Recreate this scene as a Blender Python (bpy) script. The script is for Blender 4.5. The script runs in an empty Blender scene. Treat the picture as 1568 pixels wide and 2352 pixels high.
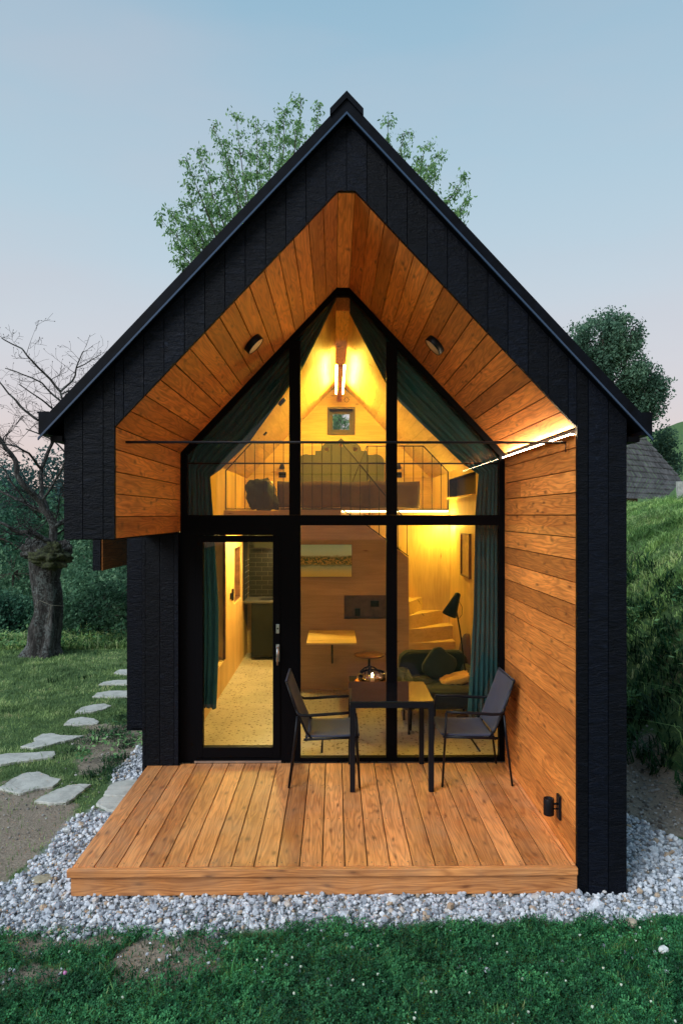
import bpy, math, random
import numpy as np
from mathutils import Vector, Matrix, noise as mnoise
R = math.radians
scene = bpy.context.scene
C = scene.collection
random.seed(7); rng = np.random.default_rng(7)

# ------------------------------------------------------------------ camera
CAM = (0.0, -4.43, 2.28)
cd = bpy.data.cameras.new("camera"); cam = bpy.data.objects.new("camera", cd); C.objects.link(cam)
cam.location = CAM; cam.rotation_euler = (R(90), 0, R(-0.585))
cd.sensor_fit = 'VERTICAL'; cd.sensor_height = 36; cd.lens = 24.0; cd.shift_y = 0.003
cd.clip_start = 0.05; cd.clip_end = 2000
scene.camera = cam
# ------------------------------------------------------------------ world: dusk sky
w = bpy.data.worlds.new("World"); scene.world = w; w.use_nodes = True
nt = w.node_tree; nt.nodes.clear()
SUN_EL, SUN_ROT = R(4.0), R(200.0)
n_out = nt.nodes.new('ShaderNodeOutputWorld'); n_bg = nt.nodes.new('ShaderNodeBackground')
n_sky = nt.nodes.new('ShaderNodeTexSky'); n_sky.sky_type = 'NISHITA'; n_sky.sun_disc = False
n_sky.sun_elevation = SUN_EL; n_sky.sun_rotation = SUN_ROT; n_sky.altitude = 500; n_sky.ozone_density = 2.0
n_tc = nt.nodes.new('ShaderNodeTexCoord'); n_sep = nt.nodes.new('ShaderNodeSeparateXYZ')
n_cr = nt.nodes.new('ShaderNodeValToRGB'); n_cr.color_ramp.interpolation = 'B_SPLINE'
def lin(h):
    h = h.lstrip('#'); v = [int(h[i:i+2], 16)/255 for i in (0, 2, 4)]
    return tuple((x/12.92 if x <= .04045 else ((x+.055)/1.055)**2.4) for x in v)+(1,)
els = n_cr.color_ramp.elements
stops = [(0.0, '#bba8a4'), (0.06, '#d0b9b3'), (0.17, '#c2bec2'), (0.34, '#aabcc7'), (0.60, '#86a9bd'), (1.0, '#5a84a4')]
els[0].position = 0; els[0].color = lin(stops[0][1]); els[1].position = 1; els[1].color = lin(stops[-1][1])
for p, c in stops[1:-1]:
    e = els.new(p); e.color = lin(c)
n_no = nt.nodes.new('ShaderNodeTexNoise'); n_no.inputs['Scale'].default_value = 1.6; n_no.inputs['Detail'].default_value = 4
n_mp = nt.nodes.new('ShaderNodeMapping'); n_mp.inputs['Scale'].default_value = (1, 1, 4)
n_cl = nt.nodes.new('ShaderNodeMapRange'); n_cl.inputs[1].default_value = .45; n_cl.inputs[2].default_value = .8; n_cl.inputs[3].default_value = 0; n_cl.inputs[4].default_value = .42
n_mc = nt.nodes.new('ShaderNodeMix'); n_mc.data_type = 'RGBA'; n_mc.inputs[7].default_value = lin('#b8b0b6')
n_sc = nt.nodes.new('ShaderNodeVectorMath'); n_sc.operation = 'SCALE'; n_sc.inputs['Scale'].default_value = 0.12
n_ms = nt.nodes.new('ShaderNodeMix'); n_ms.data_type = 'RGBA'; n_ms.inputs[0].default_value = 0.12
L = nt.links.new
L(n_tc.outputs['Generated'], n_sep.inputs[0]); L(n_sep.outputs[2], n_cr.inputs[0])
L(n_tc.outputs['Generated'], n_mp.inputs[0]); L(n_mp.outputs[0], n_no.inputs['Vector']); L(n_no.outputs[0], n_cl.inputs[0])
L(n_cl.outputs[0], n_mc.inputs[0]); L(n_cr.outputs[0], n_mc.inputs[6])
L(n_sky.outputs[0], n_sc.inputs[0]); L(n_mc.outputs[2], n_ms.inputs[6]); L(n_sc.outputs[0], n_ms.inputs[7])
L(n_ms.outputs[2], n_bg.inputs[0]); n_bg.inputs[1].default_value = 1.0; L(n_bg.outputs[0], n_out.inputs[0])
# afterglow: very soft low sun behind the camera's left
sd = bpy.data.lights.new("afterglow_sun", 'SUN'); so = bpy.data.objects.new("afterglow_sun", sd); C.objects.link(so)
sd.energy = 2.2; sd.angle = R(32); sd.color = (.90, .95, 1.0)
so.rotation_euler = (R(54), 0, R(-46))
scene.view_settings.view_transform = 'Standard'; scene.view_settings.look = 'None'
scene.view_settings.exposure = 0.50; scene.view_settings.gamma = 1

# ------------------------------------------------------------------ helpers
F = 1568.0
def W(px, py, z):
    """the point at picture position (px,py of a 1568 x 2352 picture) standing z metres beyond the camera"""
    u = (px-784)/F; v = (1183-py)/F; a = R(0.585)
    dx = u*math.cos(a)+math.sin(a); dy = math.cos(a)-u*math.sin(a)
    t = z/dy
    return Vector((dx*t, z+CAM[1], CAM[2]+v*t))
def G(px, py, zg):
    """the point at (px,py) lying on the level zg"""
    v = (1183-py)/F
    t = (zg-CAM[2])/v
    u = (px-784)/F; a = R(0.585)
    return Vector(((u*math.cos(a)+math.sin(a))*t, (math.cos(a)-u*math.sin(a))*t+CAM[1], zg))

class MB:
    def __init__(s): s.v=[]; s.f=[]; s.g=[]; s.r=[]; s.smooth=[]
    def add(s, vs, fs, gc=None, rnd=None, sm=False):
        b = len(s.v); s.v += [tuple(p) for p in vs]
        s.f += [tuple(i+b for i in f) for f in fs]; s.smooth += [sm]*len(fs)
        if gc is None: gc = [tuple(p) for p in vs]
        s.g += gc
        if rnd is None: rnd = random.random()
        s.r += [rnd]*len(vs)
        return s
    def obox(s, o, ex, ey, ez, rnd=None, off=None):
        """box from corner o; ex is the grain direction"""
        o=Vector(o); ex=Vector(ex); ey=Vector(ey); ez=Vector(ez)
        if ex.cross(ey).dot(ez) < 0: o = o+ez; ez = -ez
        if off is None: off = (random.random()*40, random.random()*40, random.random()*40)
        lx,ly,lz = ex.length, ey.length, ez.length
        vs=[];gc=[]
        for k in (0,1):
            for j in (0,1):
                for i in (0,1):
                    vs.append(o+ex*i+ey*j+ez*k); gc.append((i*lx+off[0], j*ly+off[1], k*lz+off[2]))
        fs=[(0,2,3,1),(4,5,7,6),(0,1,5,4),(2,6,7,3),(0,4,6,2),(1,3,7,5)]
        return s.add(vs,fs,gc,rnd)
    def box(s, x0,x1,y0,y1,z0,z1, grain='x', rnd=None):
        a={'x':(x1-x0,0,0),'y':(0,y1-y0,0),'z':(0,0,z1-z0)}
        o=[k for k in 'xyz' if k!=grain]
        return s.obox((x0,y0,z0),a[grain],a[o[0]],a[o[1]],rnd)
    def tube(s, pts, rad, n=8, caps=True, sm=True, rnd=None):
        pts=[Vector(p) for p in pts]
        if not hasattr(rad,'__len__'): rad=[rad]*len(pts)
        vs=[];gc=[];prev=None;acc=0;off=random.random()*30
        for i,p in enumerate(pts):
            t=(pts[min(i+1,len(pts)-1)]-pts[max(i-1,0)])
            if t.length<1e-9: t=Vector((0,0,1))
            t.normalize()
            if prev is None:
                a=Vector((0,0,1)) if abs(t.z)<.9 else Vector((1,0,0))
                nrm=t.cross(a).normalized()
            else:
                nrm=prev-t*prev.dot(t)
                nrm = nrm.normalized() if nrm.length>1e-6 else t.orthogonal().normalized()
            prev=nrm; b=t.cross(nrm)
            if i: acc+=(p-pts[i-1]).length
            for k in range(n):
                an=2*math.pi*k/n
                vs.append(p+(nrm*math.cos(an)+b*math.sin(an))*rad[i]); gc.append((acc+off, math.cos(an)*rad[i]+off, math.sin(an)*rad[i]))
        fs=[]
        for i in range(len(pts)-1):
            for k in range(n):
                k2=(k+1)%n
                fs.append((i*n+k,i*n+k2,(i+1)*n+k2,(i+1)*n+k))
        s.add(vs,fs,gc,rnd,sm)
        if caps:
            b=len(s.v)-len(vs)
            s.f.append(tuple(b+k for k in reversed(range(n)))); s.smooth.append(False)
            s.f.append(tuple(b+(len(pts)-1)*n+k for k in range(n))); s.smooth.append(False)
        return s
    def prism(s, poly, axis, d0, d1, rnd=None, grain='z', off=None):
        """2-D polygon extruded: axis 'y' -> poly is (x,z); 'z' -> (x,y); 'x' -> (y,z)"""
        def mk(p,d):
            return (p[0],d,p[1]) if axis=='y' else ((p[0],p[1],d) if axis=='z' else (d,p[0],p[1]))
        n=len(poly); vs=[mk(p,d0) for p in poly]+[mk(p,d1) for p in poly]
        area=sum(poly[i][0]*poly[(i+1)%n][1]-poly[(i+1)%n][0]*poly[i][1] for i in range(n))
        flip=(area>0)==(axis=='y')
        f0=tuple(range(n)) if flip else tuple(reversed(range(n)))
        f1=tuple(n+i for i in reversed(f0))
        # orientation
        if axis=='y': A=f0 if area>0 else tuple(reversed(range(n)))
        fs=[]
        base=tuple(range(n)) if area>0 else tuple(reversed(range(n)))
        if axis=='y': bot, top = base, tuple(n+i for i in reversed(base))
        else: bot, top = tuple(reversed(base)), tuple(n+i for i in base)
        fs=[bot,top]
        m=len(bot)
        for i in range(m):
            a,b=bot[i],bot[(i+1)%m]
            fs.append((b,a,a+n,b+n))
        if off is None: off=(random.random()*40,random.random()*40,random.random()*40)
        def g(v):
            if grain=='z': t=(v[2],v[0],v[1])
            elif grain=='x': t=(v[0],v[1],v[2])
            else: t=(v[1],v[0],v[2])
            return (t[0]+off[0],t[1]+off[1],t[2]+off[2])
        return s.add(vs,fs,[g(v) for v in vs],rnd)
    def lathe(s, prof, center, axis=(0,0,1), n=24, sm=True, rnd=None):
        """prof = [(radius, height)] about an axis through center"""
        ax=Vector(axis).normalized(); u=ax.orthogonal().normalized(); v=ax.cross(u); c=Vector(center)
        vs=[]
        for r,h in prof:
            for k in range(n):
                a=2*math.pi*k/n; vs.append(c+ax*h+(u*math.cos(a)+v*math.sin(a))*max(r,1e-4))
        fs=[]
        for i in range(len(prof)-1):
            for k in range(n):
                k2=(k+1)%n; fs.append((i*n+k,i*n+k2,(i+1)*n+k2,(i+1)*n+k))
        return s.add(vs,fs,None,rnd,sm)
    def grid(s, fn, nu, nv, rnd=None, gfn=None, sm=True):
        vs=[fn(i/nu,j/nv) for j in range(nv+1) for i in range(nu+1)]
        gc=[gfn(i/nu,j/nv) for j in range(nv+1) for i in range(nu+1)] if gfn else None
        fs=[(j*(nu+1)+i,j*(nu+1)+i+1,(j+1)*(nu+1)+i+1,(j+1)*(nu+1)+i) for j in range(nv) for i in range(nu)]
        return s.add(vs,fs,gc,rnd,sm)
    def build(s, name, mat, parent=None, bevel=0, mods=None):
        me=bpy.data.meshes.new(name); me.from_pydata(s.v,[],s.f); 
        me.polygons.foreach_set('use_smooth', s.smooth)
        a=me.attributes.new('gc','FLOAT_VECTOR','POINT'); a.data.foreach_set('vector', np.array(s.g,dtype=np.float32).ravel())
        a=me.attributes.new('rnd','FLOAT','POINT'); a.data.foreach_set('value', np.array(s.r,dtype=np.float32))
        me.materials.append(mat); me.update()
        return link(name, me, parent, bevel)
def link(name, me, parent=None, bevel=0):
    o=bpy.data.objects.new(name,me); C.objects.link(o)
    if parent is not None:
        o.parent=parent; p=parent
        T=Matrix.Identity(4)
        while p is not None:
            if p.type=='EMPTY': T=Matrix.Translation(-p.location)
            p=p.parent
        # only empties carry an offset; mesh parents sit in their own parent's frame
        o.matrix_parent_inverse = T if parent.type=='EMPTY' else Matrix.Identity(4)
    if bevel:
        m=o.modifiers.new('bevel','BEVEL'); m.width=bevel; m.segments=2; m.limit_method='ANGLE'; m.angle_limit=R(40)
    return o
def thing(name,label,cat,loc=(0,0,0),group=None):
    o=bpy.data.objects.new(name,None); C.objects.link(o); o.location=loc; o.empty_display_size=.1
    o['label']=label; o['category']=cat
    if group: o['group']=group
    return o
def tag(o,label=None,cat=None,group=None,kind=None):
    if label: o['label']=label
    if cat: o['category']=cat
    if group: o['group']=group
    if kind: o['kind']=kind
    return o
def quads(name, V, nper, mat, parent=None, rnd=None, smooth=False, faces=None):
    """fast mesh: V (N,nper,3) array; faces = list of index tuples inside one element (all same length)"""
    N=V.shape[0]; me=bpy.data.meshes.new(name)
    fl=np.array(faces if faces is not None else [tuple(range(nper))],dtype=np.int32)
    k=fl.shape[1]
    idx=(fl[None,:,:]+np.arange(N,dtype=np.int32)[:,None,None]*nper).reshape(-1)
    me.vertices.add(N*nper); me.vertices.foreach_set('co',V.astype(np.float32).ravel())
    me.loops.add(len(idx)); me.loops.foreach_set('vertex_index',idx)
    nf=len(idx)//k; me.polygons.add(nf)
    me.polygons.foreach_set('loop_start',np.arange(nf,dtype=np.int32)*k)
    try: me.polygons.foreach_set('loop_total',np.full(nf,k,dtype=np.int32))
    except Exception: pass
    me.polygons.foreach_set('use_smooth',np.full(nf,smooth))
    if rnd is None: rnd=rng.random(N)
    a=me.attributes.new('rnd','FLOAT','POINT'); a.data.foreach_set('value',np.repeat(rnd,nper).astype(np.float32))
    me.materials.append(mat); me.update(calc_edges=True); me.validate()
    return link(name,me,parent)

# ------------------------------------------------------------------ materials
def newmat(name):
    m=bpy.data.materials.new(name); m.use_nodes=True; t=m.node_tree; t.nodes.clear()
    o=t.nodes.new('ShaderNodeOutputMaterial'); b=t.nodes.new('ShaderNodeBsdfPrincipled'); t.links.new(b.outputs[0],o.inputs[0])
    return m,t,b,o
def N(t,kind,**k):
    n=t.nodes.new('ShaderNode'+kind)
    for a,v in k.items():
        if a in n.inputs.keys() if hasattr(n.inputs,'keys') else False: n.inputs[a].default_value=v
        else: setattr(n,a,v)
    return n
def ramp(t,inp,stops,interp='LINEAR'):
    c=t.nodes.new('ShaderNodeValToRGB'); c.color_ramp.interpolation=interp; e=c.color_ramp.elements
    def col(x): return tuple(x)+(1,) if len(x)==3 else x
    e[0].position=stops[0][0]; e[0].color=col(stops[0][1]); e[1].position=stops[-1][0]; e[1].color=col(stops[-1][1])
    for p,x in stops[1:-1]: n=e.new(p); n.color=col(x)
    t.links.new(inp,c.inputs[0]); return c.outputs[0]
def mix(t,fac,a,b,mode='MIX'):
    n=t.nodes.new('ShaderNodeMix'); n.data_type='RGBA'; n.blend_type=mode
    for s,i in ((fac,0),(a,6),(b,7)):
        if isinstance(s,(int,float)): n.inputs[i].default_value=s
        elif isinstance(s,tuple): n.inputs[i].default_value=s+(1,) if len(s)==3 else s
        else: t.links.new(s,n.inputs[i])
    return n.outputs[2]
def math_(t,op,a,b=None,clamp=False):
    n=t.nodes.new('ShaderNodeMath'); n.operation=op; n.use_clamp=clamp
    for s,i in ((a,0),(b,1)):
        if s is None: continue
        if isinstance(s,(int,float)): n.inputs[i].default_value=s
        else: t.links.new(s,n.inputs[i])
    return n.outputs[0]
def noise(t,vec,scale,detail=3,rough=.5,dist=0):
    n=t.nodes.new('ShaderNodeTexNoise'); n.inputs['Scale'].default_value=scale; n.inputs['Detail'].default_value=detail
    n.inputs['Roughness'].default_value=rough; n.inputs['Distortion'].default_value=dist
    if vec is not None: t.links.new(vec,n.inputs['Vector'])
    return n.outputs[0]
def mapping(t,vec,scale,loc=(0,0,0)):
    n=t.nodes.new('ShaderNodeMapping'); n.inputs['Scale'].default_value=scale; n.inputs['Location'].default_value=loc
    t.links.new(vec,n.inputs[0]); return n.outputs[0]
def attr(t,name,out='Vector'):
    n=t.nodes.new('ShaderNodeAttribute'); n.attribute_name=name; return n.outputs[out]
def bump(t,b,h,strength=.3,dist=.01):
    n=t.nodes.new('ShaderNodeBump'); n.inputs['Strength'].default_value=strength; n.inputs['Distance'].default_value=dist
    t.links.new(h,n.inputs['Height']); t.links.new(n.outputs[0],b.inputs['Normal'])
def objco(t): return t.nodes.new('ShaderNodeTexCoord').outputs['Object']

def _sepx(t,c):
    n=t.nodes.new('ShaderNodeSeparateColor'); t.links.new(c,n.inputs[0]); return n.outputs[0]
def wood(name, dark, light, knot=(.15,.045,.014), var=.35, rough=.5, knots=1.0, grain=1.0, weather=None):
    m,t,b,o=newmat(name)
    g=attr(t,'gc'); r=attr(t,'rnd','Fac')
    warp=noise(t,mapping(t,g,(1.2,5,5)),1.0,2)
    wv=t.nodes.new('ShaderNodeVectorMath'); wv.operation='SCALE'; wv.inputs['Scale'].default_value=.09
    cv=t.nodes.new('ShaderNodeCombineXYZ'); t.links.new(warp,cv.inputs[1]); t.links.new(warp,cv.inputs[2])
    t.links.new(cv.outputs[0],wv.inputs[0])
    ad=t.nodes.new('ShaderNodeVectorMath'); ad.operation='ADD'; t.links.new(g,ad.inputs[0]); t.links.new(wv.outputs[0],ad.inputs[1])
    gg=ad.outputs[0]
    # cathedral rings: distance field stretched along the board
    ring=noise(t,mapping(t,gg,(.75,8,8)),1.0,2.5,.45)
    rs=math_(t,'SINE',math_(t,'MULTIPLY',ring,95.0*grain))
    rs=math_(t,'MULTIPLY_ADD' if False else 'MULTIPLY',math_(t,'ADD',rs,1.0),.5)
    rs=math_(t,'POWER',rs,2.2)
    fine=noise(t,mapping(t,gg,(2.2,62,62)),1.0,4,.7)
    tone=noise(t,mapping(t,g,(.8,3,3)),1.0,2)
    base=mix(t,math_(t,'MULTIPLY',rs,.46),light,dark)
    base=mix(t,_sepx(t,ramp(t,fine,[(.36,(0,0,0)),(.72,(.62,.62,.62))])),base,dark)
    # per board variation
    v=ramp(t,r,[(0,(1-var,1-var*1.12,1-var*1.2)),(.35,(1-var*.3,1-var*.35,1-var*.4)),(.7,(1,1,1)),(1,(1+var*.45,1+var*.45,1+var*.5))])
    base=mix(t,1.0,base,v,'MULTIPLY')
    tv=ramp(t,tone,[(.3,(.80,.77,.74)),(.7,(1.15,1.15,1.15))])
    base=mix(t,1.0,base,tv,'MULTIPLY')
    if knots:
        vo=t.nodes.new('ShaderNodeTexVoronoi'); vo.voronoi_dimensions='2D'; vo.inputs['Scale'].default_value=1.0; vo.inputs['Randomness'].default_value=1
        s3=t.nodes.new('ShaderNodeSeparateXYZ'); t.links.new(gg,s3.inputs[0]); c3=t.nodes.new('ShaderNodeCombineXYZ'); t.links.new(s3.outputs[0],c3.inputs[0]); t.links.new(math_(t,'ADD',s3.outputs[1],s3.outputs[2]),c3.inputs[1])
        t.links.new(mapping(t,c3.outputs[0],(4.6,14,1)),vo.inputs['Vector'])
        k=ramp(t,vo.outputs['Distance'],[(.06,(1,1,1)),(.13,(.5,.5,.5)),(.26,(0,0,0))])
        sel=math_(t,'GREATER_THAN',vo.outputs['Color'] if False else math_(t,'FRACT',math_(t,'MULTIPLY',_sepx(t,vo.outputs['Color']),7.31)),1-.17*knots)
        kk=math_(t,'MULTIPLY',k,sel)
        base=mix(t,math_(t,'MULTIPLY',kk,.8),base,knot)
    if weather:
        wn=ramp(t,noise(t,objco(t),3.0,4,.6),[(.42,(0,0,0)),(.7,(1,1,1))])
        base=mix(t,math_(t,'MULTIPLY',wn,weather[1]),base,weather[0])
    t.links.new(base,b.inputs['Base Color'])
    rr=ramp(t,fine,[(0,(rough-.08,)*3),(1,(rough+.15,)*3)]); t.links.new(rr,b.inputs['Roughness'])
    bump(t,b,math_(t,'ADD',math_(t,'MULTIPLY',fine,.6),math_(t,'MULTIPLY',rs,.3)),.25,.002)
    return m
def _sepx(t,c):
    n=t.nodes.new('ShaderNodeSeparateColor'); t.links.new(c,n.inputs[0]); return n.outputs[0]
def plain(name,col,rough=.5,metal=0,spec=.5,nscale=0,namp=.15,bumps=0,coat=0):
    m,t,b,o=newmat(name)
    b.inputs['Base Color'].default_value=col+(1,); b.inputs['Roughness'].default_value=rough; b.inputs['Metallic'].default_value=metal
    b.inputs['Specular IOR Level'].default_value=spec; b.inputs['Coat Weight'].default_value=coat
    if nscale:
        n=noise(t,objco(t),nscale,4,.6)
        c=ramp(t,n,[(.3,tuple(x*(1-namp*2) for x in col)),(.7,tuple(min(1,x*(1+namp*2)) for x in col))])
        t.links.new(c,b.inputs['Base Color'])
        if bumps: bump(t,b,n,bumps,.004)
    return m
def emit(name,col,s):
    m=bpy.data.materials.new(name); m.use_nodes=True; t=m.node_tree; t.nodes.clear()
    o=t.nodes.new('ShaderNodeOutputMaterial'); e=t.nodes.new('ShaderNodeEmission'); e.inputs[0].default_value=col+(1,); e.inputs[1].default_value=s
    t.links.new(e.outputs[0],o.inputs[0]); return m
def glassmat(name,tint=(1,1,1),k=1.0,ior=1.5):
    m=bpy.data.materials.new(name); m.use_nodes=True; t=m.node_tree; t.nodes.clear()
    o=t.nodes.new('ShaderNodeOutputMaterial'); mx=t.nodes.new('ShaderNodeMixShader'); tr=t.nodes.new('ShaderNodeBsdfTransparent'); gl=t.nodes.new('ShaderNodeBsdfGlossy')
    tr.inputs[0].default_value=tint+(1,); gl.inputs['Roughness'].default_value=0.0
    fr=t.nodes.new('ShaderNodeFresnel'); fr.inputs[0].default_value=ior
    t.links.new(math_(t,'MULTIPLY',fr.outputs[0],k,True),mx.inputs[0]); t.links.new(tr.outputs[0],mx.inputs[1]); t.links.new(gl.outputs[0],mx.inputs[2]); t.links.new(mx.outputs[0],o.inputs[0])
    return m

M={}
M['larch']=wood('larch_cladding',(.29,.070,.014),(.90,.335,.072),var=.36,rough=.5)
M['deck']=wood('larch_decking',(.27,.078,.022),(.86,.365,.115),var=.50,rough=.48,weather=((.52,.36,.22),.22))
M['ply']=wood('birch_plywood',(.58,.38,.13),(.76,.52,.20),var=.06,rough=.5,knots=.25,grain=.5)
M['ply_brown']=wood('oiled_plywood',(.42,.26,.12),(.54,.34,.165),var=.05,rough=.5,knots=.1,grain=.5)
def charred():
    m,t,b,o=newmat('charred_black_timber'); g=attr(t,'gc'); r=attr(t,'rnd','Fac')
    n1=noise(t,mapping(t,g,(34,9,9)),1.0,5,.7,1.2)
    n2=noise(t,mapping(t,g,(110,60,60)),1.0,3,.6)
    h=math_(t,'ADD',math_(t,'MULTIPLY',n1,.8),math_(t,'MULTIPLY',n2,.35))
    c=ramp(t,h,[(.40,(.0006,.0009,.002)),(.68,(.0025,.004,.009)),(.88,(.020,.027,.044))])
    v=ramp(t,r,[(0,(.6,.6,.6)),(1,(1.5,1.5,1.5))]); c=mix(t,1.0,c,v,'MULTIPLY')
    fl=ramp(t,noise(t,mapping(t,g,(40,60,60)),1.0,2,.5),[(.78,(0,0,0)),(.86,(1,1,1))])
    c=mix(t,math_(t,'MULTIPLY',fl,.4),c,(.08,.09,.12))
    t.links.new(c,b.inputs['Base Color']); b.inputs['Roughness'].default_value=.5; b.inputs['Specular IOR Level'].default_value=.13
    bump(t,b,h,1.0,.012); return m
M['char']=charred()
M['black']=plain('black_coated_steel',(.004,.005,.008),.4,0,.22)
M['frame']=plain('matt_black_frame',(.002,.002,.003),.5,0,.06)
M['roof']=plain('dark_roof_sheet',(.002,.003,.006),.5,0,.10,nscale=14,namp=.3,bumps=.2)
M['trim']=plain('sky_tinted_drip_trim',(.035,.065,.12),.3,.3,.5)  # reflected sky painted in as a blue-grey base colour
M['silver']=plain('brushed_steel',(.55,.57,.58),.3,1.0)
M['glass']=glassmat('window_glass',(.97,.98,.97),.5,1.5)
M['clear']=glassmat('clear_glass',(.95,.93,.9),1.6,1.5)
# ------------------------------------------------------------------ more materials
def terrazzo():
    m,t,b,o=newmat('terrazzo_floor'); c=objco(t)
    vo=t.nodes.new('ShaderNodeTexVoronoi'); vo.inputs['Scale'].default_value=24; t.links.new(c,vo.inputs['Vector'])
    sel=math_(t,'GREATER_THAN',_sepx(t,vo.outputs['Color']),.60); near=math_(t,'LESS_THAN',vo.outputs['Distance'],.34)
    s=math_(t,'MULTIPLY',sel,near)
    v2=t.nodes.new('ShaderNodeTexVoronoi'); v2.inputs['Scale'].default_value=48; t.links.new(c,v2.inputs['Vector'])
    s2=math_(t,'MULTIPLY',math_(t,'GREATER_THAN',_sepx(t,v2.outputs['Color']),.7),math_(t,'LESS_THAN',v2.outputs['Distance'],.35))
    base=ramp(t,noise(t,c,3,3),[(.3,(.40,.36,.30)),(.7,(.52,.47,.40))])
    base=mix(t,math_(t,'MULTIPLY',s,.85),base,(.10,.07,.05)); base=mix(t,math_(t,'MULTIPLY',s2,.7),base,(.18,.14,.11))
    # tile joints
    br=t.nodes.new('ShaderNodeTexBrick'); br.offset=0; br.inputs['Scale'].default_value=1; br.inputs['Brick Width'].default_value=.6; br.inputs['Row Height'].default_value=.6
    br.inputs['Mortar Size'].default_value=.002; br.inputs[1].default_value=(1,1,1,1); br.inputs[2].default_value=(.9,.9,.9,1); br.inputs[3].default_value=(.6,.57,.5,1)
    t.links.new(c,br.inputs['Vector']); base=mix(t,1.0,base,br.outputs['Color'],'MULTIPLY')
    t.links.new(base,b.inputs['Base Color']); b.inputs['Roughness'].default_value=.38; return m
M['terrazzo']=terrazzo()
def fabric(name,col,sc=260,amp=.25,rough=.9,trans=0,sheen=.05):
    m,t,b,o=newmat(name); c=objco(t)
    n=noise(t,c,sc,2,.6); n2=noise(t,c,5,3,.6)
    k=ramp(t,n,[(.3,tuple(x*(1-amp) for x in col)),(.7,tuple(min(1,x*(1+amp)) for x in col))])
    k2=ramp(t,n2,[(.3,(.85,.85,.85)),(.7,(1.12,1.12,1.12))]); k=mix(t,1.0,k,k2,'MULTIPLY')
    t.links.new(k,b.inputs['Base Color']); b.inputs['Roughness'].default_value=rough; b.inputs['Sheen Weight'].default_value=sheen
    bump(t,b,n,.25,.002)
    if trans:
        tl=t.nodes.new('ShaderNodeBsdfTranslucent'); t.links.new(k,tl.inputs[0]); mx=t.nodes.new('ShaderNodeMixShader'); mx.inputs[0].default_value=trans
        t.links.new(b.outputs[0],mx.inputs[1]); t.links.new(tl.outputs[0],mx.inputs[2]); t.links.new(mx.outputs[0],o.inputs[0])
    return m
M['curtain']=fabric('teal_velvet_curtain',(.022,.115,.125),trans=.12)
M['sling']=fabric('grey_blue_sling_fabric',(.028,.033,.062),sc=400,amp=.3,rough=.75)
M['sofa']=fabric('dark_green_upholstery',(.010,.013,.010))
M['pillow']=fabric('olive_green_cushion',(.018,.025,.018))
M['mustard']=fabric('mustard_cushion',(.62,.33,.07))
M['linen']=fabric('pale_linen',(.55,.52,.45))
M['quilt']=fabric('brown_bed_cover',(.075,.040,.026))
M['bag']=fabric('dark_bag_fabric',(.012,.018,.028))
M['headboard']=plain('olive_grey_headboard',(.055,.058,.042),.7)
M['tile']=None
def darktile():
    m,t,b,o=newmat('dark_glazed_tile'); c=objco(t)
    br=t.nodes.new('ShaderNodeTexBrick'); br.offset=.5; br.inputs['Scale'].default_value=1; br.inputs['Brick Width'].default_value=.2; br.inputs['Row Height'].default_value=.075
    br.inputs['Mortar Size'].default_value=.004; br.inputs[1].default_value=(.005,.005,.004,1); br.inputs[2].default_value=(.009,.009,.008,1); br.inputs[3].default_value=(.04,.036,.028,1)
    t.links.new(mapping(t,c,(1,1,1)),br.inputs['Vector']); 
    n=t.nodes.new('ShaderNodeVectorRotate'); n.rotation_type='X_AXIS'; n.inputs['Angle'].default_value=R(90); t.links.new(c,n.inputs['Vector']); t.links.new(n.outputs[0],br.inputs['Vector'])
    t.links.new(br.outputs['Color'],b.inputs['Base Color']); b.inputs['Roughness'].default_value=.35; b.inputs['Specular IOR Level'].default_value=.2; return m
M['tile']=darktile()
M['kitchen']=plain('dark_green_cabinet_front',(.006,.007,.005),.5,0,.2,nscale=3,namp=.2)
M['led']=emit('warm_led_strip',(1.0,.75,.09),165)
M['led_thin']=emit('loft_led_strip',(1.0,.78,.30),9)
M['led_stair']=emit('stair_led_strip',(1.0,.75,.10),210)
M['led_porch']=emit('porch_led_strip',(1.0,.80,.52),62)
M['warm']=emit('warm_lamp_face',(1.0,.75,.20),640)
M['spot']=emit('kitchen_lamp_face',(1.0,.70,.35),60)
M['flame']=emit('candle_flame',(1.0,.55,.15),220)
M['lampface']=plain('opal_lamp_face',(.75,.62,.42),.5)
M['copper']=plain('copper_glow_tray',(.75,.32,.16),.25,.7)
M['walnut']=plain('walnut_top',(.16,.07,.04),.35,nscale=9,namp=.2)
M['concrete']=plain('grey_plinth',(.16,.16,.16),.9,nscale=12)

# ------------------------------------------------------------------ the cabin
XC=.078; FLAT=.055; HI=1.4975; HO=1.825; EZ=2.853; AZ=4.386; SL=1.063; PD=1.88; YB=7.0
XL,XR=XC-HI,XC+HI          # inner faces
OL,OR=XC-HO,XC+HO          # outer faces
GZ=-.20
def zin(x):  return min(AZ, EZ+SL*(HI-abs(x-XC)))
def zout(x): return 4.845-SL*abs(x-XC)
cabin=thing('cabin','small black timber gabled cabin with an orange wood lined porch and lit rooms','cabin',(XC,0,GZ))
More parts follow.
